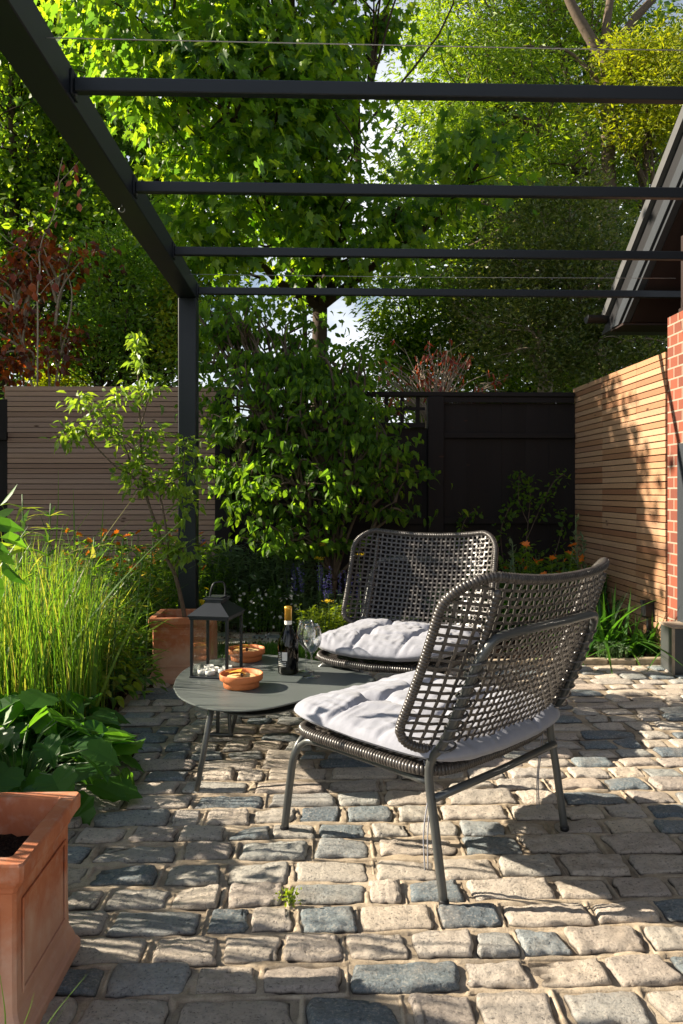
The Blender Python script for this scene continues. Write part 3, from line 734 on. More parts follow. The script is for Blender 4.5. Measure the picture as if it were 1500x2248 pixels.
for (tx,ty),(fx_,fy) in (((-.455,2.72),tuple((np.array([(432-750),1700])*1/662)*1.0)),((-.40,3.28),tuple(P(505,1620,1700/542.)[:2])),((.02,2.98),(.11,3.02))):
    q=MB(); q.tube([(tx,ty,ZT-.012),(tx+(fx_-tx)*.1,ty+(fy-ty)*.1,.22),(fx_,fy,0)],[.0125,.012,.009],10); tloc(q).build('leg',M['chair_metal'],tb,True)
q=MB(); a=P(478,1620,1700/542.); b_=P(505,1622,1700/544.)
q.tube(spline([(a[0]-.06,a[1],.012),(a[0]+.05,a[1]-.01,.012),(b_[0]+.0,b_[1],.03),(b_[0]-.01,b_[1]+.02,.2)],5),.008,8); q.tube([(a[0],a[1],.012),(a[0],a[1]+.01,.22)],.008,8)
tloc(q).build('inner_leg_loop',M['chair_metal'],tb,True)

# lantern
ln=empty('lantern',(0,0,0),0,'black metal lantern with glass sides on the left of the table','lantern')
p0=T(417,1488.5); ln.location=(p0[0],p0[1],ZT); ln.rotation_euler=(0,0,math.radians(-11))
LW,LD,LH=.155,.185,.236
for x in (0,LW-.011):
    for y in (0,LD-.011): q=MB(); q.box(x,x+.011,y,y+.011,.008,LH-.008,.001); q.build('corner_post',M['lantern'],ln)
q=MB(); q.box(-.003,LW+.003,-.003,LD+.003,0,.008,.002); q.build('base',M['lantern'],ln)
q=MB(); q.box(-.004,LW+.004,-.004,LD+.004,LH-.008,LH+.002,.002)
def fr(z,i): return [(i,i,z),(LW-i,i,z),(LW-i,LD-i,z),(i,LD-i,z)]
V=fr(LH+.002,-.008)+fr(LH+.008,-.008)+fr(LH+.052,.046)+fr(LH+.062,.046); Fs=[(3,2,1,0),(12,13,14,15)]
for r in range(3):
    for i in range(4): Fs.append((r*4+i,r*4+(i+1)%4,r*4+4+(i+1)%4,r*4+4+i))
q.add(V,Fs)
q.box(.036,LW-.036,.046,LD-.046,LH+.062,LH+.068,.001); q.box(.046,LW-.046,.056,LD-.056,LH+.068,LH+.074); q.build('roof',M['lantern'],ln)
q=MB(); cxl,cyl=LW/2,LD/2
q.tube(spline([(cxl-.022,cyl-.02,LH+.07),(cxl-.018,cyl-.02,LH+.1),(cxl-.008,cyl-.016,LH+.125),(cxl+.004,cyl,LH+.13),(cxl+.02,cyl+.02,LH+.126),(cxl+.026,cyl+.024,LH+.10),(cxl+.024,cyl+.024,LH+.07)],6),.0035,6)
q.build('handle',M['lantern'],ln,True)
for x0,x1,y0,y1 in ((.011,LW-.011,.004,.0065),(.011,LW-.011,LD-.0065,LD-.004),(.004,.0065,.011,LD-.011),(LW-.0065,LW-.004,.011,LD-.011)):
    q=MB(); q.box(x0,x1,y0,y1,.0085,LH-.0085); q.build('glass_pane',M['pane'],ln)
cnd=[(.035,.045),(.07,.035),(.068,.085),(.108,.075),(.112,.118),(.035,.115)]
names=['tealight at the front left inside the lantern','tealight at the front centre inside the lantern','tealight in the middle of the lantern','tealight near the right pane of the lantern','tealight at the back right inside the lantern','tealight at the back left inside the lantern']
ca,sa=math.cos(math.radians(-11)),math.sin(math.radians(-11))
for (x,y),nm in zip(cnd,names):
    o=empty('tealight',(p0[0]+x*ca-y*sa,p0[1]+x*sa+y*ca,ZT+.0085),0,'white '+nm,'candle','tealights in the lantern')
    q=MB(); q.lathe([(.017,0),(.019,.001),(.0195,.017),(.0185,.017),(.018,.012)],20); q.build('cup',M['wax'],o,True)
    q=MB(); q.lathe([(.0179,.0085),(.0179,.0125),(.012,.0135),(.003,.013)],20); q.build('wax',M['wax'],o,True)
    q=MB(); q.tube([(0,0,.013),(.001,0,.02)],.0008,5); q.build('wick',M['ink'],o)
# bowls
def bowl(loc,label,seed):
    t=empty('bowl',loc,seed,label,'bowl','terracotta bowls on the table')
    q=MB(); q.lathe([(.058,0),(.066,.003),(.0675,.022),(.068,.027),(.076,.028),(.080,.031),(.081,.050),(.079,.0525),(.0755,.051),(.073,.034),(.064,.012),(.02,.010)],48); q.build('bowl_body',M['terra_bowl'],t,True)
    for k in range(9):
        d=MB(); a=k*.2+4.0; d.lathe([(.0016,0),(.0012,.001)],6,(0,0,0)); v=d.v[-1]; 
        d.v[-1]=np.stack([(.0682)*np.cos(a)+v[:,0]*-np.sin(a),.0682*np.sin(a)+v[:,0]*np.cos(a),.014+.005*(k%2)+v[:,1]],1); d.build('glaze_dot',M['white_dot'],t)
    dp=MB(); dp.lathe([(.0705,.036),(.05,.041),(.03,.040),(.004,.042)],30); v=dp.v[0]; v[:,2]+=(vn(v[:,0]*60,v[:,1]*60,seed)-.5)*.006
    o=dp.build('dip',M['dip'],None,True); o.location=loc; tag(o,'pale creamy dip filling the '+('front' if seed==2 else 'back')+' terracotta bowl','dip')
    pts=[(-.035,.01),(-.015,.03),(.0,.0),(-.02,-.012)]
    for i,(x,y) in enumerate(pts):
        r_=random.Random(seed*10+i); c=MB(); a=r_.uniform(0,6); V=[(.028*math.cos(a+k*2.094)*r_.uniform(.8,1.1),.028*math.sin(a+k*2.094),r_.uniform(0,.014)) for k in range(3)]
        m=np.mean(V,0)+[0,0,.004]; V2=V+[tuple((np.array(V[k])+V[(k+1)%3])/2+[0,0,.003]) for k in range(3)]+[tuple(m)]
        Fs=[(0,3,6),(3,1,6),(1,4,6),(4,2,6),(2,5,6),(5,0,6)]
        Vb=[(p[0],p[1],p[2]-.0018) for p in V2]; c.add(V2,Fs); c.add(Vb,[f[::-1] for f in Fs]); 
        co=c.build('crisp',M['chip'],None); co.location=(loc[0]+x,loc[1]+y,loc[2]+.044+i*.002)
        tag(co,'orange crisp standing in the '+('front' if seed==2 else 'back')+' terracotta bowl','crisp','crisps in the '+('front' if seed==2 else 'back')+' bowl')
    q=MB(); q.lathe([(.001,0),(.005,.001),(.0065,.006),(.005,.011),(.001,.012)],12); oo=q.build('olive',M['olive'],None,True); oo.location=(loc[0]+.004,loc[1]-.014,loc[2]+.042)
    tag(oo,'black olive on the dip in the '+('front' if seed==2 else 'back')+' bowl','olive')
    return t
b1=T(530,1508); bowl((b1[0],b1[1],ZT),'terracotta bowl of dip nearest the camera beside the lantern',2)
b2=T(541,1449); bowl((b2[0],b2[1],ZT),'terracotta bowl of dip at the back of the table behind the lantern',5)
# bottle
bp=T(633,1478)
bt=empty('wine_bottle',(bp[0],bp[1],ZT),.0,'dark wine bottle with gold foil neck and white back label','bottle')
q=MB(); q.lathe([(.002,.006),(.02,.004),(.036,0),(.0405,.003),(.0415,.010),(.0415,.105),(.040,.125),(.034,.148),(.024,.170),(.0165,.187),(.014,.2),(.0135,.255),(.0148,.256),(.0148,.264),(.0135,.266),(.002,.2665)],40); q.build('glass_body',M['bottle_glass'],bt,True)
q=MB(); q.lathe([(.003,.02),(.038,.021),(.038,.10),(.036,.125),(.030,.146),(.022,.163),(.003,.164)],24); wm=simple('wine',(.012,.004,.004),.1,.5); q.build('wine',wm,bt,True)
q=MB(); q.lathe([(.0145,.212),(.0146,.254),(.0156,.255),(.0156,.2665),(.013,.2685),(.001,.2688)],30); q.build('foil',M['foil'],bt,True)
q=MB(); q.lathe([(.0147,.196),(.0147,.2118)],30,cap=False); q.build('neck_band',M['label_paper'],bt,True)
def curved(r,a0,a1,z0,z1,n=14):
    V=[(r*math.cos(a),r*math.sin(a),z) for z in (z0,z1) for a in np.linspace(a0,a1,n)]
    return V,[(i,i+1,n+i+1,n+i) for i in range(n-1)]
q=MB(); q.add(*curved(.0419,math.radians(205),math.radians(272),.030,.094)); o=q.build('back_label',M['ink'],bt,True)
q=MB(); q.add(*curved(.0422,math.radians(238),math.radians(268),.058,.092)); q.build('label_panel',M['label_paper'],bt,True)
q=MB(); r_=random.Random(4)
for z in np.arange(.036,.090,.007):
    a=209.
    while a<(232 if z>.055 else 262):
        w=r_.uniform(1.5,6); q.add(*curved(.0423,math.radians(a),math.radians(a+w),z,z+.0032,4)); a+=w+r_.uniform(1,2.5)
q.build('label_print',M['label_paper'],bt)
# wine glasses
def wglass(x,y,lab):
    p=T(x,y); t=empty('wine_glass',(p[0],p[1],ZT),0,lab,'wine glass','wine glasses on the table')
    t_=.0009
    prof=[(.0005,.0018),(.030,.0012),(.0335,.0006),(.034,.0014),(.012,.0038),(.0045,.008),(.0032,.02),(.003,.07),(.0036,.086),(.009,.094),(.024,.109),(.036,.130),(.0395,.148),(.0385,.165),(.034,.188),(.0305,.205)]
    inn=[(.0298,.205),(.0332,.188),(.0376,.165),(.0386,.148),(.035,.131),(.023,.111),(.008,.0965),(.0005,.094)]
    q=MB(); q.lathe(prof[:1]+[(r,z) for r,z in prof[1:]]+inn,40); q.build('bowl_and_stem',M['wine_glass'],t,True); return t
wglass(684.5,1485.5,'front wine glass with the wider visible foot beside the bottle')
wglass(672,1474,'rear wine glass half hidden behind the front one')

# ================================================================== PLANTERS
def planter(loc,label,hs=.168,hh=.34):
    t=empty('terracotta_planter',loc,PSI,label,'planter','square terracotta planters'); k=hs/.168
    def ringsq(h,z,c=.006): h*=k; return [(-h+c,-h,z),(h-c,-h,z),(h,-h+c,z),(h,h-c,z),(h-c,h,z),(-h+c,h,z),(-h,h-c,z),(-h,-h+c,z)]
    def sweep(name,prof,capb=False,capt=False,cs=.006):
        q=MB(); V=[]
        for hh_,z in prof: V+=ringsq(hh_,z,cs)
        Fs=[(r*8+i,r*8+(i+1)%8,r*8+8+(i+1)%8,r*8+8+i) for r in range(len(prof)-1) for i in range(8)]
        if capb: Fs.append(list(range(8))[::-1])
        if capt: Fs.append([8*(len(prof)-1)+i for i in range(8)])
        q.add(V,Fs); return q.build(name,M['terracotta'],t)
    z=hh
    sweep('body',[(.149,.068),(.1475,.12),(.147,.2),(.1475,z-.062)])
    sweep('rim',[(.1475,z-.062),(.151,z-.058),(.152,z-.050),(.157,z-.046),(.163,z-.036),(.167,z-.032),(.168,z-.028),(.168,z-.004),(.165,z),(.137,z),(.134,z-.004),(.132,z-.03),(.131,z-.12)])
    sweep('base',[(.164,0),(.168,.003),(.168,.022),(.165,.027),(.160,.031),(.158,.042),(.153,.056),(.150,.062),(.149,.068)],True)
    q=MB()
    for sx,sy in ((0,-1),(0,1),(-1,0),(1,0)):
        def bx(u0,u1,z0,z1,d=.0035):
            a=.1485*k; 
            if sy: q.box(u0,u1,min(sy*a,sy*(a+d)),max(sy*a,sy*(a+d)),z0,z1,.001)
            else: q.box(min(sx*a,sx*(a+d)),max(sx*a,sx*(a+d)),u0,u1,z0,z1,.001)
        w=.112*k; z0,z1=.092,z-.09
        bx(-w,w,z1,z1+.007); bx(-w,w,z0-.007,z0); bx(-w-.007,-w,z0-.007,z1+.007); bx(w,w+.007,z0-.007,z1+.007)
    q.build('panel_moulding',M['terracotta'],t)
    n=22; s=np.linspace(-.131*k,.131*k,n); X,Y=np.meshgrid(s,s); Z=z-.075+(vn(X*40,Y*40,2)-.5)*.022+(vn(X*110,Y*110,3)-.5)*.012
    idx=np.arange(n*n).reshape(n,n); qq=np.stack([idx[:-1,:-1],idx[:-1,1:],idx[1:,1:],idx[1:,:-1]],-1).reshape(-1)
    mesh_np('soil',np.stack([X.ravel(),Y.ravel(),Z.ravel()],1),qq,np.full(len(qq)//4,4),M['soil'],t,True)
    return t
fx0=P(322,1505,F/427.); planter((fx0[0]+.168,fx0[1]+.17,.004),'terracotta planter holding the young apple tree by the post')
nx0=P(180,2085,F/1007.); planter((nx0[0]-.166,nx0[1]-.168,.004),'terracotta planter in the near left corner, only soil in it')

# ================================================================== APPLE TREE
ap=empty('apple_tree',tuple(P(405,1352,4.12)*[1,1,0]+[0,0,.28]),0,'young apple tree leaning left out of the far planter','tree')
APL=np.array(ap.location)
def PA(x,y,d=0): return P(x,y,4.12+d)-APL
stems=[([(407,1370),(402,1335),(384,1262),(365,1222),(345,1160),(321,1085),(311,1000),(307,925),(303,825),(300,745)],.013,.003),
 ([(368,1228),(367,1180),(358,1120),(350,1092),(325,1075)],.007,.004),([(350,1092),(375,1060),(400,1045),(432,1028)],.005,.002),
 ([(318,1080),(285,1040),(255,1025),(215,985),(190,955),(168,925),(150,930)],.006,.002),([(285,1010),(265,960),(240,930),(215,895)],.005,.002),
 ([(309,935),(322,890),(335,850)],.004,.002),([(312,1010),(290,985),(262,958)],.004,.002),([(190,955),(180,905),(172,870)],.003,.0015),([(380,1250),(395,1225),(405,1200)],.004,.002),([(400,1045),(405,1000),(408,970)],.003,.0015)]
q=MB(); tips=[]
for pts,r0,r1 in stems:
    dd_=R.uniform(-.12,.12); P3=spline([PA(x,y,dd_*i/len(pts)) for i,(x,y) in enumerate(pts)],5); q.tube(P3,np.linspace(r0,r1,len(P3)),7); 
    tips.append(P3)
q.build('trunk',M['bark'],ap,True)
cl=[(300,745,14,16,60),(302,770,14,25,60),(303,800,14,20,50),(322,850,30,25,110),(270,870,28,22,90),(175,880,30,18,80),(150,950,26,28,110),(185,940,30,20,60),(222,905,26,26,90),(245,935,28,22,80),(262,965,22,16,50),
    (330,950,32,20,90),(310,1000,30,28,110),(285,1040,34,26,120),(330,1060,34,24,120),(380,1040,30,30,120),(408,985,24,34,120),(430,1030,20,18,60),(390,1075,36,20,100),(400,1210,34,26,150),(370,1205,20,14,40),(340,1150,20,10,24),(420,1110,18,16,30),(300,1072,22,10,30),(395,1120,22,26,50),(360,1240,12,10,14)]
ps=[];tp=[]
for x,y,rx,ry,n in cl:
    n=int(n*.62)
    for _ in range(n):
        a=R.normal(size=3)*.55; ps.append(PA(x+a[0]*rx,y+a[1]*ry,a[2]*.09)); tp.append([a[0]+R.normal()*.4,a[2]+R.normal()*.5,-a[1]*.5-.25+R.normal()*.45])
ps=np.array(ps);tp=np.array(tp)
scatter('leaves',M['apple_leaf'],ap,ps,tp,R.normal(size=ps.shape)*.6+[0,-.2,1],R.uniform(.028,.058,len(ps)),tmpl_simple(.3,.45,.3))

# ================================================================== TREES
def tree(name,label,cat,root,r0,ells,nclump,nleaf,rc,size,tm,leaf,bark,hang=.6,flat=.55,up=.35,group=None,step=2,trunk_pts=None,hubs=None):
    root=np.asarray(root,float); t=empty(name,(root[0],root[1],0),0,label,cat,group); base=np.array([root[0],root[1],0.])
    ells=[(np.asarray(c)-base,r) for c,r in ells]
    cr,c=crown('crown',leaf,t,ells,nclump,nleaf,rc,size,tm,hang,.35,flat,up)
    fork=root-base
    tp=trunk_pts or [(0,0,0),tuple(fork*.5+R.normal(size=3)*[.04,.04,0]),tuple(fork)]
    b=MB(); p=spline(tp,6); b.tube(p,np.linspace(r0*1.15,r0*.85,len(p)),12); b.build('trunk',bark,t,True)
    limbs('limbs',bark,t,fork,r0*.6,c,hubs or [e[0] for e in ells],6,.007,.12,step)
    return t
mp=P(703,700,8.0)
tree('maple_tree','tall maple with large lobed leaves and straight brown trunk behind the fence','tree',(mp[0],mp[1],2.9),.088,
  [E(330,60,6.6,260,150,.7),E(480,230,6.6,240,150,.8),E(590,80,7,210,140,.9),E(560,430,6.8,180,130,.7),E(690,300,7.2,120,190,.7),E(760,520,7.2,150,90,.6),E(470,560,6.9,110,60,.5),E(880,450,7.2,190,60,.5),E(850,30,7.6,60,60,.4),E(1050,360,7,110,70,.3),E(620,-200,7.2,400,160,1.)],
  360,38,.18,.09,tmpl_maple(),M['maple_leaf'],M['bark_dark'],1.1,.8,.2,step=2,hubs=None)
# slender tree beside maple trunk
sl=P(668,760,8.4)
tree('slender_tree','thin forked tree just left of the maple trunk','tree',(sl[0],sl[1],3.2),.03,[E(640,640,8.4,80,40,.4),E(720,600,8.4,80,30,.4)],24,16,.14,.08,tmpl_simple(.32),M['small_leaf'],M['bark_dark'],.5,step=2)
# left background trees
tree('field_maple_tree','bright small leaved tree at the upper left behind the beech','tree',(-4.4,10.0,2.5),.12,
  [E(30,260,9.6,150,180,.8),E(180,200,9.8,120,130,.7),E(80,80,9.6,200,110,.8),E(60,480,9.6,160,110,.6),E(230,480,9.2,110,110,.6),E(400,320,9.6,120,120,.6),E(60,-120,9,150,120,1.)],
  430,56,.2,.085,tmpl_simple(.36,.3),M['small_leaf'],M['bark_dark'],.5,.6,step=3)
tree('evergreen_tree','dark evergreen mass between the beech and the post, behind the slat fence','tree',(-3.4,10.6,1.6),.1,
  [E(100,620,10.2,240,200,.7),E(350,560,10.2,180,200,.7),E(330,720,9.8,170,130,.6),E(60,780,10,200,100,.6)],
  520,46,.24,.08,tmpl_quad(.28),M['dark_leaf'],M['bark_dark'],.3,.7,step=4)
tree('bay_shrub','glossy small leaved shrub rising above the left slat fence','shrub',(-2.2,7.4,1.1),.05,
  [E(300,650,7.2,100,120,.4),E(210,760,7.2,110,80,.4),E(370,760,7.2,80,90,.4),E(250,560,7.3,55,60,.3)],
  330,46,.115,.048,tmpl_simple(.26,.4),M['bay_leaf'],M['bark_dark'],-.2,.7,.5,step=4)
tree('yellow_shrub','low yellow green shrub just over the top of the slat fence','shrub',(-2.75,7.9,1.3),.03,
  [E(150,830,7.6,70,26,.2),E(390,700,7.0,30,120,.2)],70,40,.09,.045,tmpl_simple(.3),M['gold_leaf'],M['bark_dark'],0.,step=4)
cb=P(110,800,6.9)
tree('copper_beech','copper leaved beech with a pale bare leader at the left','tree',(cb[0],cb[1],1.6),.02,
  [E(20,600,6.7,90,60,.3),E(130,560,6.7,70,45,.25),E(50,750,6.8,110,80,.3),E(150,760,6.9,50,30,.2)],
  40,34,.12,.066,tmpl_simple(.36,.3),M['copper_leaf'],M['pale_twig'],.8,.4,step=1)
# hanging pale twig with round red leaves
tw=empty('beech_shoot',tuple(P(82,700,6.4)*[1,1,0]),0,'long pale shoot with round red leaves hanging beside the beam','branch'); tb0=np.array(tw.location)
q=MB(); main=[(82,850),(83,705),(82,640),(88,590),(86,560),(95,520),(115,480),(130,420),(132,400),(150,380),(172,355)]
p=spline([P(x,y,6.4)-tb0 for x,y in main],5); q.tube(p,np.linspace(.008,.003,len(p)),6)
for b_ in ([(130,420),(128,390),(138,345)],[(88,590),(60,555),(20,530),(0,512)],[(85,650),(110,620),(140,600)]): 
    q.tube(spline([P(x,y,6.4)-tb0 for x,y in b_],5),.003,5)
q.build('twig',M['pale_twig'],tw,True)
lp=[(140,360),(128,396),(158,395),(178,412),(128,420),(142,435),(173,445),(118,460),(125,485),(150,440),(165,360),(165,380),(105,500),(70,570),(20,560),(60,590),(85,600),(30,600),(120,620),(70,620),(110,560),(75,640),(45,655),(95,650)]
lv=np.array([P(x,y,6.38)-tb0 for x,y in lp])
scatter('round_leaves',M['red_leaf'],tw,lv,R.normal(size=lv.shape)*.3+[0,0,-1],R.normal(size=lv.shape)*.3+[-.5,-.8,.2],R.uniform(.065,.09,len(lv)),tmpl_simple(.46,.15,.1))
# right: feathery tree, golden tree, evergreen with small olive leaves
ft=P(1330,300,10.5)
tree('feathery_tree','large feathery yellow green tree filling the upper right','tree',(ft[0],ft[1],5.0),.12,
  [E(1000,200,9.8,120,190,.9),E(1120,250,10,170,160,.8),E(1050,60,10.4,190,110,.8),E(1300,60,10.2,190,110,.7),E(1250,360,9.6,130,110,.7),E(960,420,9.6,120,120,.6),E(1100,480,9.4,150,100,.6),E(1150,-150,10.5,450,140,1.2),E(900,600,10.2,110,110,.6),E(1430,460,9.4,110,120,.5)],
  470,105,.21,.088,tmpl_quad(.13,.2),M['feather_leaf'],M['bark'],.35,.45,.4,step=3)
tree('golden_tree','golden yellow leaved tree at the right edge above the roof','tree',(P(1440,400,9)[0],9.2,4.2),.06,
  [E(1440,180,8.6,90,100,.4),E(1380,120,8.8,70,40,.3),E(1420,280,8.7,90,40,.3),E(1340,240,8.9,50,20,.2)],120,70,.16,.07,tmpl_quad(.14,.2),M['gold_leaf'],M['bark'],.2,.5,step=3)
bl=empty('forked_limb_tree',tuple(P(1330,300,9.3)*[1,1,0]),0,'brown forked trunk showing between leaves at the top right','tree'); bb=np.array(bl.location)
q=MB()
for pts,r0,r1 in (([(1345,900),(1340,500),(1335,300),(1332,150),(1300,90),(1260,20),(1225,-60)],.1,.05),([(1332,170),(1330,80),(1340,0),(1350,-60)],.06,.04),([(1332,150),(1380,60),(1440,-10),(1480,-60)],.06,.035),([(1330,200),(1290,150),(1240,110),(1150,100)],.03,.01),([(1440,345),(1418,320),(1395,295)],.045,.03)):
    q.tube(spline([P(x,y,9.15)-bb for x,y in pts],6),np.linspace(r0,r1,(len(pts)-1)*6+1),8)
q.build('trunk',M['bark'],bl,True)
tree('olive_leaved_hedge_tree','dense tree of tiny olive green leaves above the black fence','tree',(P(1200,700,8)[0],8.0,2.2),.09,
  [E(1180,560,7.8,120,110,.5),E(1300,620,7.6,130,140,.5),E(1180,740,7.5,120,120,.4),E(1330,780,7.3,120,90,.4),E(1420,700,7.3,90,120,.4),E(1250,480,8,120,90,.5),E(1060,700,8.2,90,130,.4)],
  420,92,.14,.045,tmpl_quad(.26,.4),M['olive_leaf'],M['pale_twig'],-.1,.8,.4,step=4)
tree('yew_tree','dark green backdrop tree behind the dead red shrub','tree',(P(930,760,9)[0],9.2,2.0),.1,
  [E(920,700,8.9,110,130,.4),E(1020,780,8.8,180,100,.4),E(1200,860,8.6,200,60,.4),E(870,800,8.7,60,90,.3),E(870,910,8.4,130,60,.3)],420,44,.17,.07,tmpl_quad(.2),M['small_leaf'],M['bark_dark'],.3,.6,step=5)
# far backdrop woodland beyond everything (leaves windows of sky)
tree('far_tree','distant dark tree beyond the left garden trees','tree',(-7,14.5,3),.15,
  [E(-50,300,14,330,420,1.2),E(250,300,14.5,170,380,1.)],620,40,.42,.17,tmpl_quad(.3),M['dark_leaf'],M['bark_dark'],.3,.7,group='trees far behind the garden',step=8)
tree('far_tree','distant dark tree beyond the feathery tree on the right','tree',(5,15,3),.15,
  [E(1300,300,14.5,330,330,1.),E(1050,400,14.5,170,300,.9),E(1300,700,14,330,250,.9)],620,40,.42,.17,tmpl_quad(.3),M['dark_leaf'],M['bark_dark'],.3,.7,group='trees far behind the garden',step=8)
# dead shrub with red leaves
ds=P(950,870,6.9); dsh=empty('dead_shrub',(ds[0],ds[1],0),0,'bare twiggy shrub with a few withered red leaves above the trellis','shrub'); q=MB(); tl=[]
for i in range(64):
    a=R.uniform(-1.25,1.25); L=R.uniform(.55,1.0); b0=np.array([R.normal()*.04,R.normal()*.05,1.55]); dr=np.array([math.sin(a)*.72,R.normal()*.25,math.cos(a)*.9])
    e=b0+dr*L*.95; mid=b0+dr*L*.5+[0,0,.08]+R.normal(size=3)*.03
    p=spline([b0*[1,1,.5],b0,mid,e],4); q.tube(p,np.linspace(.008,.0022,len(p)),4)
    for k in range(3):
        t_=R.uniform(.45,1); s0=b0+dr*L*.95*t_; e2=s0+nz((dr+R.normal(size=3)*.7)[None])[0]*R.uniform(.08,.2); q.tube([s0,e2],[.0028,.0012],4); tl.append(e2)
    tl.append(e)
q.build('twigs',M['pale_twig'],dsh,True); tl=np.array(tl); tl=tl[R.rand(len(tl))<.6]; tl=np.repeat(tl,2,0)+R.normal(size=(2*len(tl),3))*.015
scatter('withered_leaves',M['red_leaf'],dsh,tl,R.normal(size=tl.shape)*.4+[0,0,-1],R.normal(size=tl.shape),R.uniform(.04,.075,len(tl)),tmpl_simple(.2,.5,.2))
# big shrub in front of the black fence
tree('hazel_shrub','large multi stemmed shrub of oval leaves in front of the black fence','shrub',(P(735,1100,5.6)[0],5.65,.35),.022,
  [E(520,700,5.9,80,60,.3),E(620,800,5.9,110,50,.3),E(740,800,5.9,90,40,.25),E(560,860,5.7,130,90,.3),E(700,900,5.6,140,110,.3),E(530,1000,5.6,90,110,.25),E(650,1060,5.5,160,110,.3),E(780,1010,5.5,100,80,.25),E(620,1180,5.45,130,50,.2),E(860,1000,5.5,80,60,.2),E(870,1100,5.5,60,50,.15),E(480,740,6.1,70,130,.2),E(780,800,6.0,50,60,.2),E(620,720,6.1,130,50,.2)],
  330,22,.10,.056,tmpl_simple(.34,.35,.5),M['shrub_leaf'],M['bark'],.9,.2,.3,step=1)
# unseen trees added on the sunny side to shade the view
def occluder_tree(x,y,zf,ells,label,nc=260,nl=26,size=.14,rc=.3):
    tree('occluder_tree',label,'tree',(x,y,zf),.12,ells,nc,nl,rc,size,tmpl_simple(.4,.3),M['small_leaf'],M['bark_dark'],.5,.7,step=6,group='unseen trees added on the sunny side for shade')
occluder_tree(-4.35,6.6,.6,[((-4.35,6.55,1.6),(.7,.6,1.3)),((-4.6,7.0,2.3),(.6,.5,.9))],'unseen leafy tree placed left of the cedar fence to shade it',260,30,.12,.25)

occluder_tree(-3.15,4.8,1.55,[((-3.15,4.75,1.92),(.28,.6,.22))],'unseen small leafy tree added left of the grasses to shade the paving',70,24,.09,.10)
occluder_tree(-4.6,6.5,3.2,[((-4.5,6.9,4.2),(.55,.72,.85))],'unseen taller leafy tree placed left of the cedar fence to dapple the right fence',230,30,.11,.2)
occluder_tree(-1.5,1.72,.85,[((-1.48,1.52,1.28),(.2,.16,.28))],'unseen small standard tree added left of the near planter to shade the paving',60,30,.07,.07)
# ================================================================== BED PLANTS
def blades(name,mat,parent,x,y,z,h,lean,w,bend,tmseg=5,seed=0):
    n=len(x); pos=np.stack([x,y,z],1); d=R.normal(size=(n,3))*[lean,lean,0]+[0,0,1]
    nr=R.normal(size=(n,3))*[1,1,.1]; 
    return scatter(name,mat,parent,pos,d,nr,h,tmpl_blade(w,bend,tmseg))
# tall sunlit grass (uncountable)
n=2300; D=R.uniform(2.9,4.5,n); px=R.uniform(-150,300,n); x=(px-750)/F*D; kp=(x<-.665-.095*D-.06); x=x[kp];D=D[kp];n=len(x)
ppx=750+x/D*F; hh=R.uniform(.42,.78,n)*(1-.42*np.clip((ppx-170)/100,0,1))
o=blades('tall_grass',M['grass_blade'],None,x,D,np.zeros(n),hh,.055,.0055,.09,5); tag(o,'tall bright green grass and horsetail stems in the left bed','grass',kind='stuff')
n=170; px=R.uniform(-60,200,n); D=R.uniform(3.2,4.4,n); x=(px-750)/F*D; kp=(x<-.665-.095*D-.02); x=x[kp];D=D[kp];n=len(x)
o=blades('arching_grass',M['grass_blade'],None,x,D,np.zeros(n),R.uniform(.5,.95,n),.22,.008,.55,7); tag(o,'arching grass blades leaning over the tall grass','grass',kind='stuff')
# lily stems
def lily(px,pyb,pyt,D,lean,label):
    b0=P(px,pyb,D)*[1,1,0]; t=empty('lily_stem',tuple(b0),0,label,'plant','leafy lily stems in the grass'); H=P(px,pyt,D)[2]
    p=spline([(0,0,0),(lean*.4,0,H*.5),(lean,.02,H)],8); q=MB(); q.tube(p,np.linspace(.006,.003,len(p)),6); q.build('stem',M['stem'],t,True)
    n=70; k=R.uniform(.15,1,n); ii=(k*(len(p)-1)).astype(int); pos=p[ii]; a=R.uniform(0,2*PI,n)
    tip=np.stack([np.cos(a),np.sin(a),R.uniform(.0,.7,n)],1); scatter('leaves',M['grass_blade'],t,pos,tip,np.tile([0,0,1.],(n,1))+R.normal(size=(n,3))*.2,R.uniform(.09,.15,n),tmpl_blade(.075,.35,4))
for i,(px,pyb,pyt,D,le,lab) in enumerate([(60,1600,1085,3.4,-.03,'leftmost lily stem in the grass'),(98,1590,1105,3.5,.02,'second lily stem from the left'),(190,1580,1180,3.6,.03,'lily stem in the middle of the grass'),(245,1560,1180,3.7,.05,'lily stem just left of the rightmost pair'),(285,1540,1215,3.8,.06,'short lily stem next to the orange flowers'),(318,1530,1220,3.85,.03,'rightmost lily stem nearest the planter')]): lily(px,pyb,pyt,D,le,lab)
# leafy low plants
def lobed(name,label,c,n,r,h,size,mat,tm,cat='plant',group=None,hang=.25):
    t=empty(name,(c[0],c[1],0),0,label,cat,group); a=R.uniform(0,2*PI,n); rr=r*np.sqrt(R.uniform(0,1,n)); z=h*(1-.6*(rr/r)**2)*R.uniform(.35,1,n)
    pos=np.stack([rr*np.cos(a),rr*np.sin(a),z],1); tip=np.stack([np.cos(a),np.sin(a),-hang+R.normal(size=n)*.25],1)+R.normal(size=(n,3))*.35
    scatter('leaves',mat,t,pos,tip,R.normal(size=(n,3))*.35+[0,-.1,1],size*R.uniform(.6,1.15,n),tm)
    q=MB()
    for i in range(0,n,max(1,n//60)): q.tube(spline([(pos[i,0]*.15,pos[i,1]*.15,0),(pos[i,0]*.5,pos[i,1]*.5,z[i]*.75),pos[i]],3),.0022,4,cap=False)
    q.build('stalks',M['stem'],t); return t
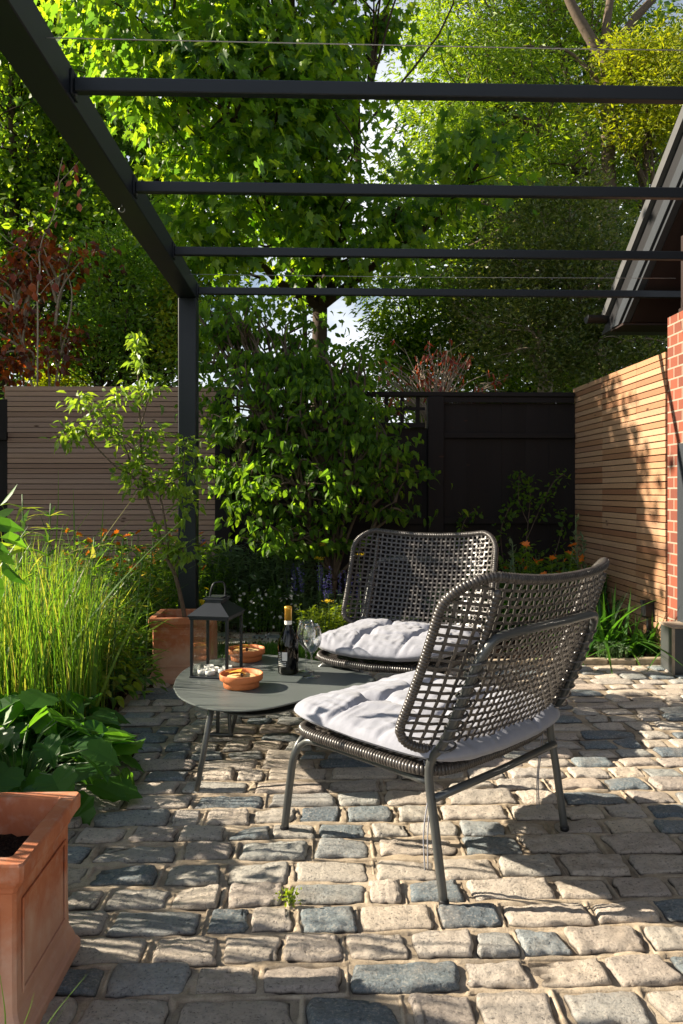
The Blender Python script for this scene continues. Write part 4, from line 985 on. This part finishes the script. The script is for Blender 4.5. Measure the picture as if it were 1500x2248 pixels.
def tmpl_lobe():
    h=[(0,0),(.16,-.1),(.36,-.06),(.42,.12),(.52,.2),(.46,.36),(.5,.5),(.36,.6),(.30,.74),(.16,.82),(0,1.02)]; n=len(h)
    V=np.array([(x,y,0) for x,y in h]+[(-x,y,0) for x,y in h[1:-1]]+[(0,.3,-.03),(0,.65,-.05)]); V[:,2]=V[:,2]+.3*np.abs(V[:,0])-.22*np.clip(V[:,1],0,2)**2-.3*V[:,0]**2
    c1,c2=len(V)-2,len(V)-1; r=list(range(n)); l=[0]+[n+i for i in range(n-2)]+[n-1]
    Fs=[]
    for a in (r,l):
        for i in range(n-1):
            c=c1 if i<6 else c2; f=[a[i],a[i+1],c]; Fs.append(f if a is r else f[::-1])
        Fs.append([a[6],c2,c1] if a is r else [a[6],c1,c2])
    return V,Fs
serr=tmpl_lobe()
lobed('lady_mantle','broad lobed dark green leaves just behind the near planter',P(40,1760,2.55)*[1,1,0],90,.34,.27,.125,M['bigleaf'],serr)
lobed('anemone_plant','lobed leaves overhanging the paving above the near planter',P(110,1700,2.9)*[1,1,0]+[-.05,0,0],80,.26,.27,.12,M['bigleaf'],serr)
lobed('leafy_plant','lit broad leaves at the left below the tall grass',P(0,1600,3.1)*[1,1,0],90,.34,.34,.11,M['bigleaf'],tmpl_simple(.42,.3,.3))
lobed('leafy_plant','yellow green leaves at the foot of the lily stems',P(200,1570,3.6)*[1,1,0]+[-.1,0,0],220,.3,.36,.06,M['lime_leaf'],tmpl_simple(.3,.3,.3))
lobed('leafy_plant','narrow leaved clump along the paving edge near the far planter',P(255,1540,3.75)*[1,1,0]+[-.06,0,0],320,.27,.30,.055,M['grass_blade'],tmpl_simple(.2,.3,.3))
lobed('leafy_plant','dark fresh clump touching the left side of the far planter',P(270,1500,4.15)*[1,1,0]+[-.06,0,0],320,.25,.36,.05,M['shrub_leaf'],tmpl_simple(.3,.3,.3))
lobed('leafy_plant','mixed greenery at the left edge under the grass',P(20,1500,3.9)*[1,1,0],300,.45,.4,.06,M['bigleaf'],tmpl_simple(.3,.3,.3))
lobed('leafy_plant','tall leafy perennial among the grass at the left edge',P(60,1500,3.3)*[1,1,0],150,.22,.55,.075,M['bigleaf'],tmpl_simple(.26,.3,.4))
lobed('leafy_plant','upright perennial in the middle of the grass',P(170,1500,3.7)*[1,1,0]+[-.05,0,0],170,.2,.55,.07,M['grass_blade'],tmpl_simple(.2,.3,.4))
# close large leaves at the left border
cl_=empty('broad_leaved_shrub',tuple(P(-60,1400,2.3)*[1,1,0]),0,'large pointed leaves reaching in at the left edge above the grass','shrub'); cb_=np.array(cl_.location)
pp=np.array([P(x,y,2.3+d)-cb_ for x,y,d in ((0,1110,0),(-15,1150,.05),(0,1180,.0),(-10,1210,.1),(5,1230,0),(-20,1260,.1),(-10,1135,.1),(-30,1190,0))])
scatter('leaves',M['bigleaf'],cl_,pp,np.array([(.7,0,.75),(.9,-.3,.05),(.9,.2,-.1),(.8,-.2,-.5),(.5,0,-.9),(.4,.1,-.9),(.9,.2,.4),(.7,-.4,-.2)]),R.normal(size=pp.shape)*.3+[-.3,-.8,.6],np.array([.085,.08,.075,.08,.10,.09,.06,.07]),tmpl_simple(.3,.3,.3))
q=MB(); q.tube(spline([(-.05,0,0),(-.04,0,.5),(.03,0,P(0,1150,2.3)[2])],6),.006,6); q.build('stem',M['stem'],cl_,True)
# flower makers (shared meshes)
def flower_mesh(mat,npet,w,name,size):
    a=np.arange(npet)*2*PI/npet; pos=np.zeros((npet,3)); tip=np.stack([np.cos(a),np.sin(a),np.full(npet,.25)],1)
    o=scatter(name,mat,None,pos,tip,np.tile([0,0,1.],(npet,1)),size,tmpl_quad(w,.1)); me=o.data; bpy.data.objects.remove(o); return me
def put_flowers(parent,me,name,pts,tilt=.6,sc=(.8,1.2)):
    for p in pts:
        o=bpy.data.objects.new(name,me); C.objects.link(o); o.parent=parent; o.location=p
        o.rotation_euler=(R.uniform(.2,tilt+.5),R.normal()*tilt*.4,R.uniform(0,6)); s=R.uniform(*sc); o.scale=(s,s,s)
def clump(name,label,c,n,r,h,leaf,mat,cat='plant',w=.12,stems=40,lean=.25,size=None):
    t=empty(name,(c[0],c[1],0),0,label,cat); q=MB(); Ps=[];Ts=[]
    tipsx=[]
    for i in range(stems):
        a=R.uniform(0,2*PI); rr=r*math.sqrt(R.uniform()); b=np.array([rr*math.cos(a)*.7,rr*math.sin(a)*.7,0]); e=b+np.array([math.cos(a)*lean*h*R.uniform(0,1),math.sin(a)*lean*h*.6,h*R.uniform(.65,1)])
        p=spline([b,(b+e)/2+[0,0,.03],e],4); q.tube(p,.0022,4,cap=False); tipsx.append(e)
        m=n//stems; k=R.randint(1,len(p),m); Ps.append(p[k]+R.normal(size=(m,3))*.008); aa=R.uniform(0,2*PI,m); Ts.append(np.stack([np.cos(aa),np.sin(aa),R.uniform(-.1,.8,m)],1))
    q.build('stems',M['stem'],t); Ps=np.concatenate(Ps);Ts=np.concatenate(Ts)
    scatter('leaves',mat,t,Ps,Ts,R.normal(size=Ps.shape)*.3+[0,0,1],leaf*R.uniform(.6,1.2,len(Ps)),tmpl_simple(w,.3,.3))
    return t,np.array(tipsx)
me_or=flower_mesh(M['orange_petal'],7,.3,'f1',.022); me_ye=flower_mesh(M['yellow_petal'],8,.35,'f2',.020); me_wh=flower_mesh(M['white_petal'],10,.2,'f3',.014)
for i,(px,D,lab) in enumerate([(225,4.8,'orange flowered geum left of the post behind the grass'),(290,4.9,'orange flowered geum in the middle behind the lily stems'),(360,4.9,'orange flowered geum closest to the apple trunk')]):
    t,tp_=clump('geum_plant',lab,P(px,1400,D)*[1,1,0],900,.24,.74,.05,M['shrub_leaf'],stems=46,w=.28); put_flowers(t,me_or,'flower',tp_[:26]+[0,0,.01],.6,(.9,1.5))
t,tp_=clump('yellow_flower_plant','yellow flowered clump left of the apple trunk',P(335,1420,4.75)*[1,1,0],500,.12,.52,.045,M['shrub_leaf'],stems=24); put_flowers(t,me_ye,'flower',tp_[:16])
t,tp_=clump('yellow_flower_plant','small yellow flowers peeping behind the far planter rim',P(420,1440,4.95)*[1,1,0],300,.22,.36,.04,M['shrub_leaf'],stems=20); put_flowers(t,me_ye,'flower',tp_[:9])
for px,D,lab in ((480,5.7,'grey green foliage clump right of the post'),(560,5.75,'grey green foliage clump left of the lavender spikes'),(640,5.7,'grey green foliage clump behind the bottle'),(430,5.5,'dark foliage clump directly behind the post')):
    clump('foliage_plant',lab,P(px,1400,D)*[1,1,0],1500,.24,.60,.075,M['grey_leaf'] if px>450 else M['shrub_leaf'],stems=60,w=.16)
def spikes(name,lab,c,ns,h,mat,r=.18):
    t,tp_=clump(name,lab,c,900,r,h*.6,.04,M['grey_leaf'],stems=34,w=.25)
    for i in range(ns):
        a=R.uniform(0,6); b=np.array([r*math.cos(a)*.8,r*math.sin(a)*.5,0]); e=b+np.array([R.normal()*.06,R.normal()*.04,h*R.uniform(.8,1)])
        n=70; k=R.uniform(.62,1,n)[:,None]; pos=b+(e-b)*k; a2=R.uniform(0,6.28,n); sp=scatter('flower_spike',mat,t,pos,np.stack([np.cos(a2),np.sin(a2),.3+0*a2],1),R.normal(size=(n,3))+[0,0,1],R.uniform(.012,.02,n),tmpl_quad(.35))
        q=MB(); q.tube([b,e],.0018,4); q.build('flower_stem',M['stem'],t)
    return t
spikes('salvia_plant','blue purple flower spikes behind the wine glasses',P(690,1400,5.5)*[1,1,0],9,.55,M['purple_petal'])
spikes('salvia_plant','blue purple flower spikes left of the farther chair back',P(755,1400,5.3)*[1,1,0],7,.5,M['purple_petal'],.14)
spikes('salvia_plant','dull purple spikes in front of the cedar fence end',P(440,1400,5.8)*[1,1,0],6,.75,M['purple_petal'],.16)
t,tp_=clump('euphorbia_plant','lime green clump behind the bottle and glasses',P(715,1400,5.05)*[1,1,0],1300,.22,.26,.035,M['lime_leaf'],stems=60,w=.2)
def yarrow(px,py,D,lab):
    b=P(px,1400,D)*[1,1,0]; t=empty('yarrow_plant',tuple(b),0,lab,'flower','yellow yarrow flowers'); z=P(px,py,D)[2]
    q=MB(); q.tube(spline([(0,0,0),(.01,0,z*.5),(0,0,z)],4),.002,4); q.build('stem',M['stem'],t)
    n=40; pos=R.normal(size=(n,3))*[.016,.016,.003]+[0,0,z]; scatter('flower_head',M['yellow_petal'],t,pos,R.normal(size=(n,3))+[0,0,.3],R.normal(size=(n,3))*.3+[0,0,1],.012,tmpl_quad(.45))
for px,py,D,lab in ((708,1195,5.4,'uppermost yellow yarrow head right of centre'),(700,1226,5.3,'yellow yarrow head just below the uppermost one'),(789,1218,5.0,'yellow flower head at the left edge of the farther chair back'),(721,1320,4.9,'low yellow head above the lime clump')): yarrow(px,py,D,lab)
t,tp_=clump('daisy_clump','mound of small white daisies between lantern and bottle',P(575,1400,5.55)*[1,1,0],1500,.24,.36,.03,M['shrub_leaf'],stems=60,w=.18)
fp=[P(R.uniform(505,655),y,5.35)+[0,R.normal()*.08,0]-np.array(t.location) for y in R.normal(1330,32,62)]
put_flowers(t,me_wh,'flower',fp,.9)
# right bed
def strap(px,py,D,n,L,lab):
    c=P(px,py,D)*[1,1,0]; t=empty('daylily_clump',tuple(c),0,lab,'plant','strappy daylily clumps in the right bed')
    pos=R.normal(size=(n,3))*[.05,.05,0]; a=R.uniform(0,2*PI,n); k=R.uniform(.2,.9,n); tip=np.stack([np.cos(a)*k,np.sin(a)*k,np.ones(n)],1); nr=np.stack([-np.cos(a)*1.,-np.sin(a)*1.,.6+0*a],1)
    scatter('leaves',M['bigleaf'],t,pos,tip,nr,L*R.uniform(.6,1.1,n),tmpl_blade(.035,.75,8))
for px,D,L,lab in ((1300,4.9,.46,'daylily clump right behind the nearest chair back'),(1345,4.8,.42,'daylily clump in front of the cedar fence foot'),(1395,4.75,.4,'daylily clump left of the black socket'),(1330,5.3,.48,'daylily clump at the back of the right bed'),(1445,4.7,.3,'small daylily clump between socket and trough')): strap(px,1440,D,46,L,lab)
clump('ground_cover_plant','tiny pale green ground cover at the terrace edge',P(1345,1440,4.6)*[1,1,0],700,.13,.09,.014,M['grey_leaf'],stems=50,w=.35)
t,tp_=clump('marigold_plant','orange flowers behind the nearest chair back',P(1195,1400,5.4)*[1,1,0],900,.3,.62,.06,M['shrub_leaf'],stems=46,w=.35); put_flowers(t,me_or,'flower',tp_[:22]+[0,0,.02],.6,(1.2,1.9))
lobed('nasturtium_plant','round leaved plant at the foot of the black fence',P(1190,1400,5.7)*[1,1,0],160,.25,.58,.06,M['bigleaf'],tmpl_simple(.48,.1,.1))
for px,D,hh_,m_,lab in ((1080,5.75,.42,'shrub_leaf','low green clump at the foot of the black fence'),(1240,5.6,.34,'grey_leaf','low grey green clump near the fence corner'),(1300,5.65,.4,'shrub_leaf','green clump against the far end of the cedar fence'),(1150,5.2,.3,'bigleaf','low leafy clump behind the chairs at the lawn edge'),(1010,5.3,.34,'grey_leaf','grey green clump directly behind the farther chair')):
    clump('foliage_plant',lab,P(px,1400,D)*[1,1,0],900,.24,hh_,.06,M[m_],stems=44,w=.22)
def silver(px,D,H,lab):
    c=P(px,1400,D)*[1,1,0]; t=empty('silver_plant',tuple(c),0,lab,'plant'); q=MB(); q.tube(spline([(0,0,0),(.015,0,H*.5),(0,0,H)],5),.004,5); q.build('stem',M['grey_leaf'],t)
    n=70; k=R.uniform(.1,1,n)[:,None]*[0,0,H]; a=R.uniform(0,6.28,n); scatter('leaves',M['grey_leaf'],t,k,np.stack([np.cos(a),np.sin(a),1+0*a],1),R.normal(size=(n,3))+[0,0,1],R.uniform(.03,.06,n),tmpl_simple(.2))
silver(1264,5.2,.82,'tall silver grey spike plant against the fence corner'); silver(1280,5.3,.7,'shorter silver grey spike right of the tall one'); silver(1125,5.2,.66,'grey leaved spike by the farther chair back')
# climber on black fence
cm=empty('climbing_plant',tuple(P(1130,1400,5.95)*[1,1,0]),0,'sparse climber on the lower part of the black fence','climber'); c0=np.array(cm.location); q=MB(); Ps=[]
for pts in ([(1010,1400),(1000,1250),(1015,1160),(1030,1130),(1045,1120)],[(1130,1400),(1110,1260),(1100,1170),(1120,1110)],[(1140,1400),(1150,1250),(1160,1150),(1165,1080),(1160,1060)],[(1150,1200),(1185,1120),(1215,1060),(1240,1040)],[(1160,1150),(1140,1100),(1140,1045)],[(1180,1400),(1200,1280),(1230,1180),(1240,1120)]):
    p=spline([P(x,y,5.95)-c0 for x,y in pts],8); q.tube(p,.003,4,cap=False); k=R.randint(6,len(p),62); Ps.append(p[k]+R.normal(size=(62,3))*[.035,.03,.03])
q.build('stems',M['bark'],cm); Ps=np.concatenate(Ps); scatter('leaves',M['shrub_leaf'],cm,Ps,R.normal(size=Ps.shape)+[0,0,-.2],R.normal(size=Ps.shape)*.5+[0,-.5,1],R.uniform(.03,.055,len(Ps)),tmpl_simple(.34))
# weed in paving, near blades, drip stake
w_=P(635,1985,F/(1990-YH)); wd=empty('paving_weed',(w_[0],w_[1],.0),0,'tiny yellow green weed sprouting between paving stones','weed')
n=90; pos=R.normal(size=(n,3))*[.012,.008,0]+np.stack([0*R.rand(n),0*R.rand(n),R.uniform(.005,.04,n)],1); scatter('leaves',M['lime_leaf'],wd,pos,R.normal(size=(n,3))+[0,0,.6],R.normal(size=(n,3)),R.uniform(.006,.012,n),tmpl_simple(.35)); q=MB()
for i in range(6): q.tube([(0,0,0),(R.normal()*.014,R.normal()*.01,.035)],.0008,4)
q.build('stems',M['stem'],wd)
ng=empty('grass_tuft',tuple(P(0,2400,1.25)*[1,1,0]),0,'thin grass blades in front of the near planter at the bottom left','grass'); g0=np.array(ng.location)
for k_,(a,b_,c_) in enumerate((((60,2330),(110,2240),(190,2140)),((0,2400),(12,2250),(0,2140)),((60,2350),(110,2260),(150,2200)),((-20,2380),(20,2260),(60,2290)),((10,2350),(60,2230),(75,2180)))):
    p=spline([P(*a,1.2)-g0,P(*b_,1.2)-g0,P(*c_,1.2)-g0],6); q=MB(); q.tube(p,np.linspace(.0022,.0004,len(p)),4,flat=.3); q.build('blade',M['grass_blade'],ng)
lobed('leafy_plant','unseen bushy leafy plant added left of the near planter to shade the paving',(-1.42,2.3,0),420,.28,.72,.085,M['bigleaf'],tmpl_simple(.36,.3,.3))  # dense clump added out of frame for its shade on the paving
# unseen tall grasses added by the near planter to stripe the paving with shade
for (x0,x1,y0,y1,n_,h_,lab) in ((-1.6,-1.25,1.5,1.95,120,1.05,'unseen tall grass added beside the near planter for shade stripes'),(-2.0,-1.5,2.0,2.75,300,.95,'unseen tall grass added behind the near planter for shade stripes')):
    o=blades('tall_grass',M['grass_blade'],None,R.uniform(x0,x1,n_),R.uniform(y0,y1,n_),np.zeros(n_),h_*R.uniform(.6,1.05,n_),.12,.011,.15,5); tag(o,lab,'grass',kind='stuff')

# ================================================================== LIGHT, SKY, CAMERA
EL=math.radians(28.0); sd=Vector((-1,.19,0)).normalized()*math.cos(EL)+Vector((0,0,math.sin(EL)))
sun=bpy.data.lights.new('sun','SUN'); sun.energy=5.0; sun.angle=math.radians(.53); sun.color=(1,.88,.71)
so_=bpy.data.objects.new('sun',sun); C.objects.link(so_); so_.rotation_euler=sd.to_track_quat('Z','Y').to_euler()
w=bpy.data.worlds.new('World'); bpy.context.scene.world=w; w.use_nodes=True; nt=w.node_tree; nt.nodes.clear()
sky=nt.nodes.new('ShaderNodeTexSky'); sky.sky_type='NISHITA'; sky.sun_disc=False; sky.sun_elevation=EL; sky.sun_rotation=math.atan2(-1,.19)
bg=nt.nodes.new('ShaderNodeBackground'); bg.inputs[1].default_value=.05; wo=nt.nodes.new('ShaderNodeOutputWorld')
tc=nt.nodes.new('ShaderNodeTexCoord'); nn=noise(nt,3.2,7,tc.outputs['Generated'],.6,.3)
cf=ramp(nt,nn,[(.36,(0,0,0)),(.50,(1,1,1))])
sx=nt.nodes.new('ShaderNodeSeparateXYZ'); nt.links.new(tc.outputs['Generated'],sx.inputs[0])
lowb=ramp(nt,sx.outputs[2],[(.42,(1,1,1)),(.62,(0,0,0))]); cf=mixc(nt,1.0,cf,lowb,'MULTIPLY')
cm_=mixc(nt,cf,sky.outputs[0],(9.0,9.3,9.8)); nt.links.new(cm_,bg.inputs[0]); nt.links.new(bg.outputs[0],wo.inputs[0])
cam=bpy.data.cameras.new('Camera'); co=bpy.data.objects.new('Camera',cam); C.objects.link(co)
co.location=(0,0,1); co.rotation_euler=(PI/2,0,0); cam.sensor_fit='HORIZONTAL'; cam.sensor_width=36; cam.lens=36*F/1500; cam.shift_y=-(1124-YH)/1500
cam.clip_start=.02; cam.clip_end=1000
sc=bpy.context.scene; sc.camera=co
# scale the layout to metres
done=set()
for o in bpy.data.objects:
    o.location=Vector(o.location)*S
    if o.type=='MESH' and o.data.name not in done:
        done.add(o.data.name); o.data.transform(Matrix.Scale(S,4))
sc.render.engine='CYCLES'; sc.render.resolution_x=683; sc.render.resolution_y=1024
sc.view_settings.view_transform='Standard'; sc.view_settings.look='None'; sc.view_settings.gamma=1; sc.view_settings.exposure=1.42
sc.cycles.max_bounces=16; sc.cycles.transparent_max_bounces=16; sc.cycles.transmission_bounces=16
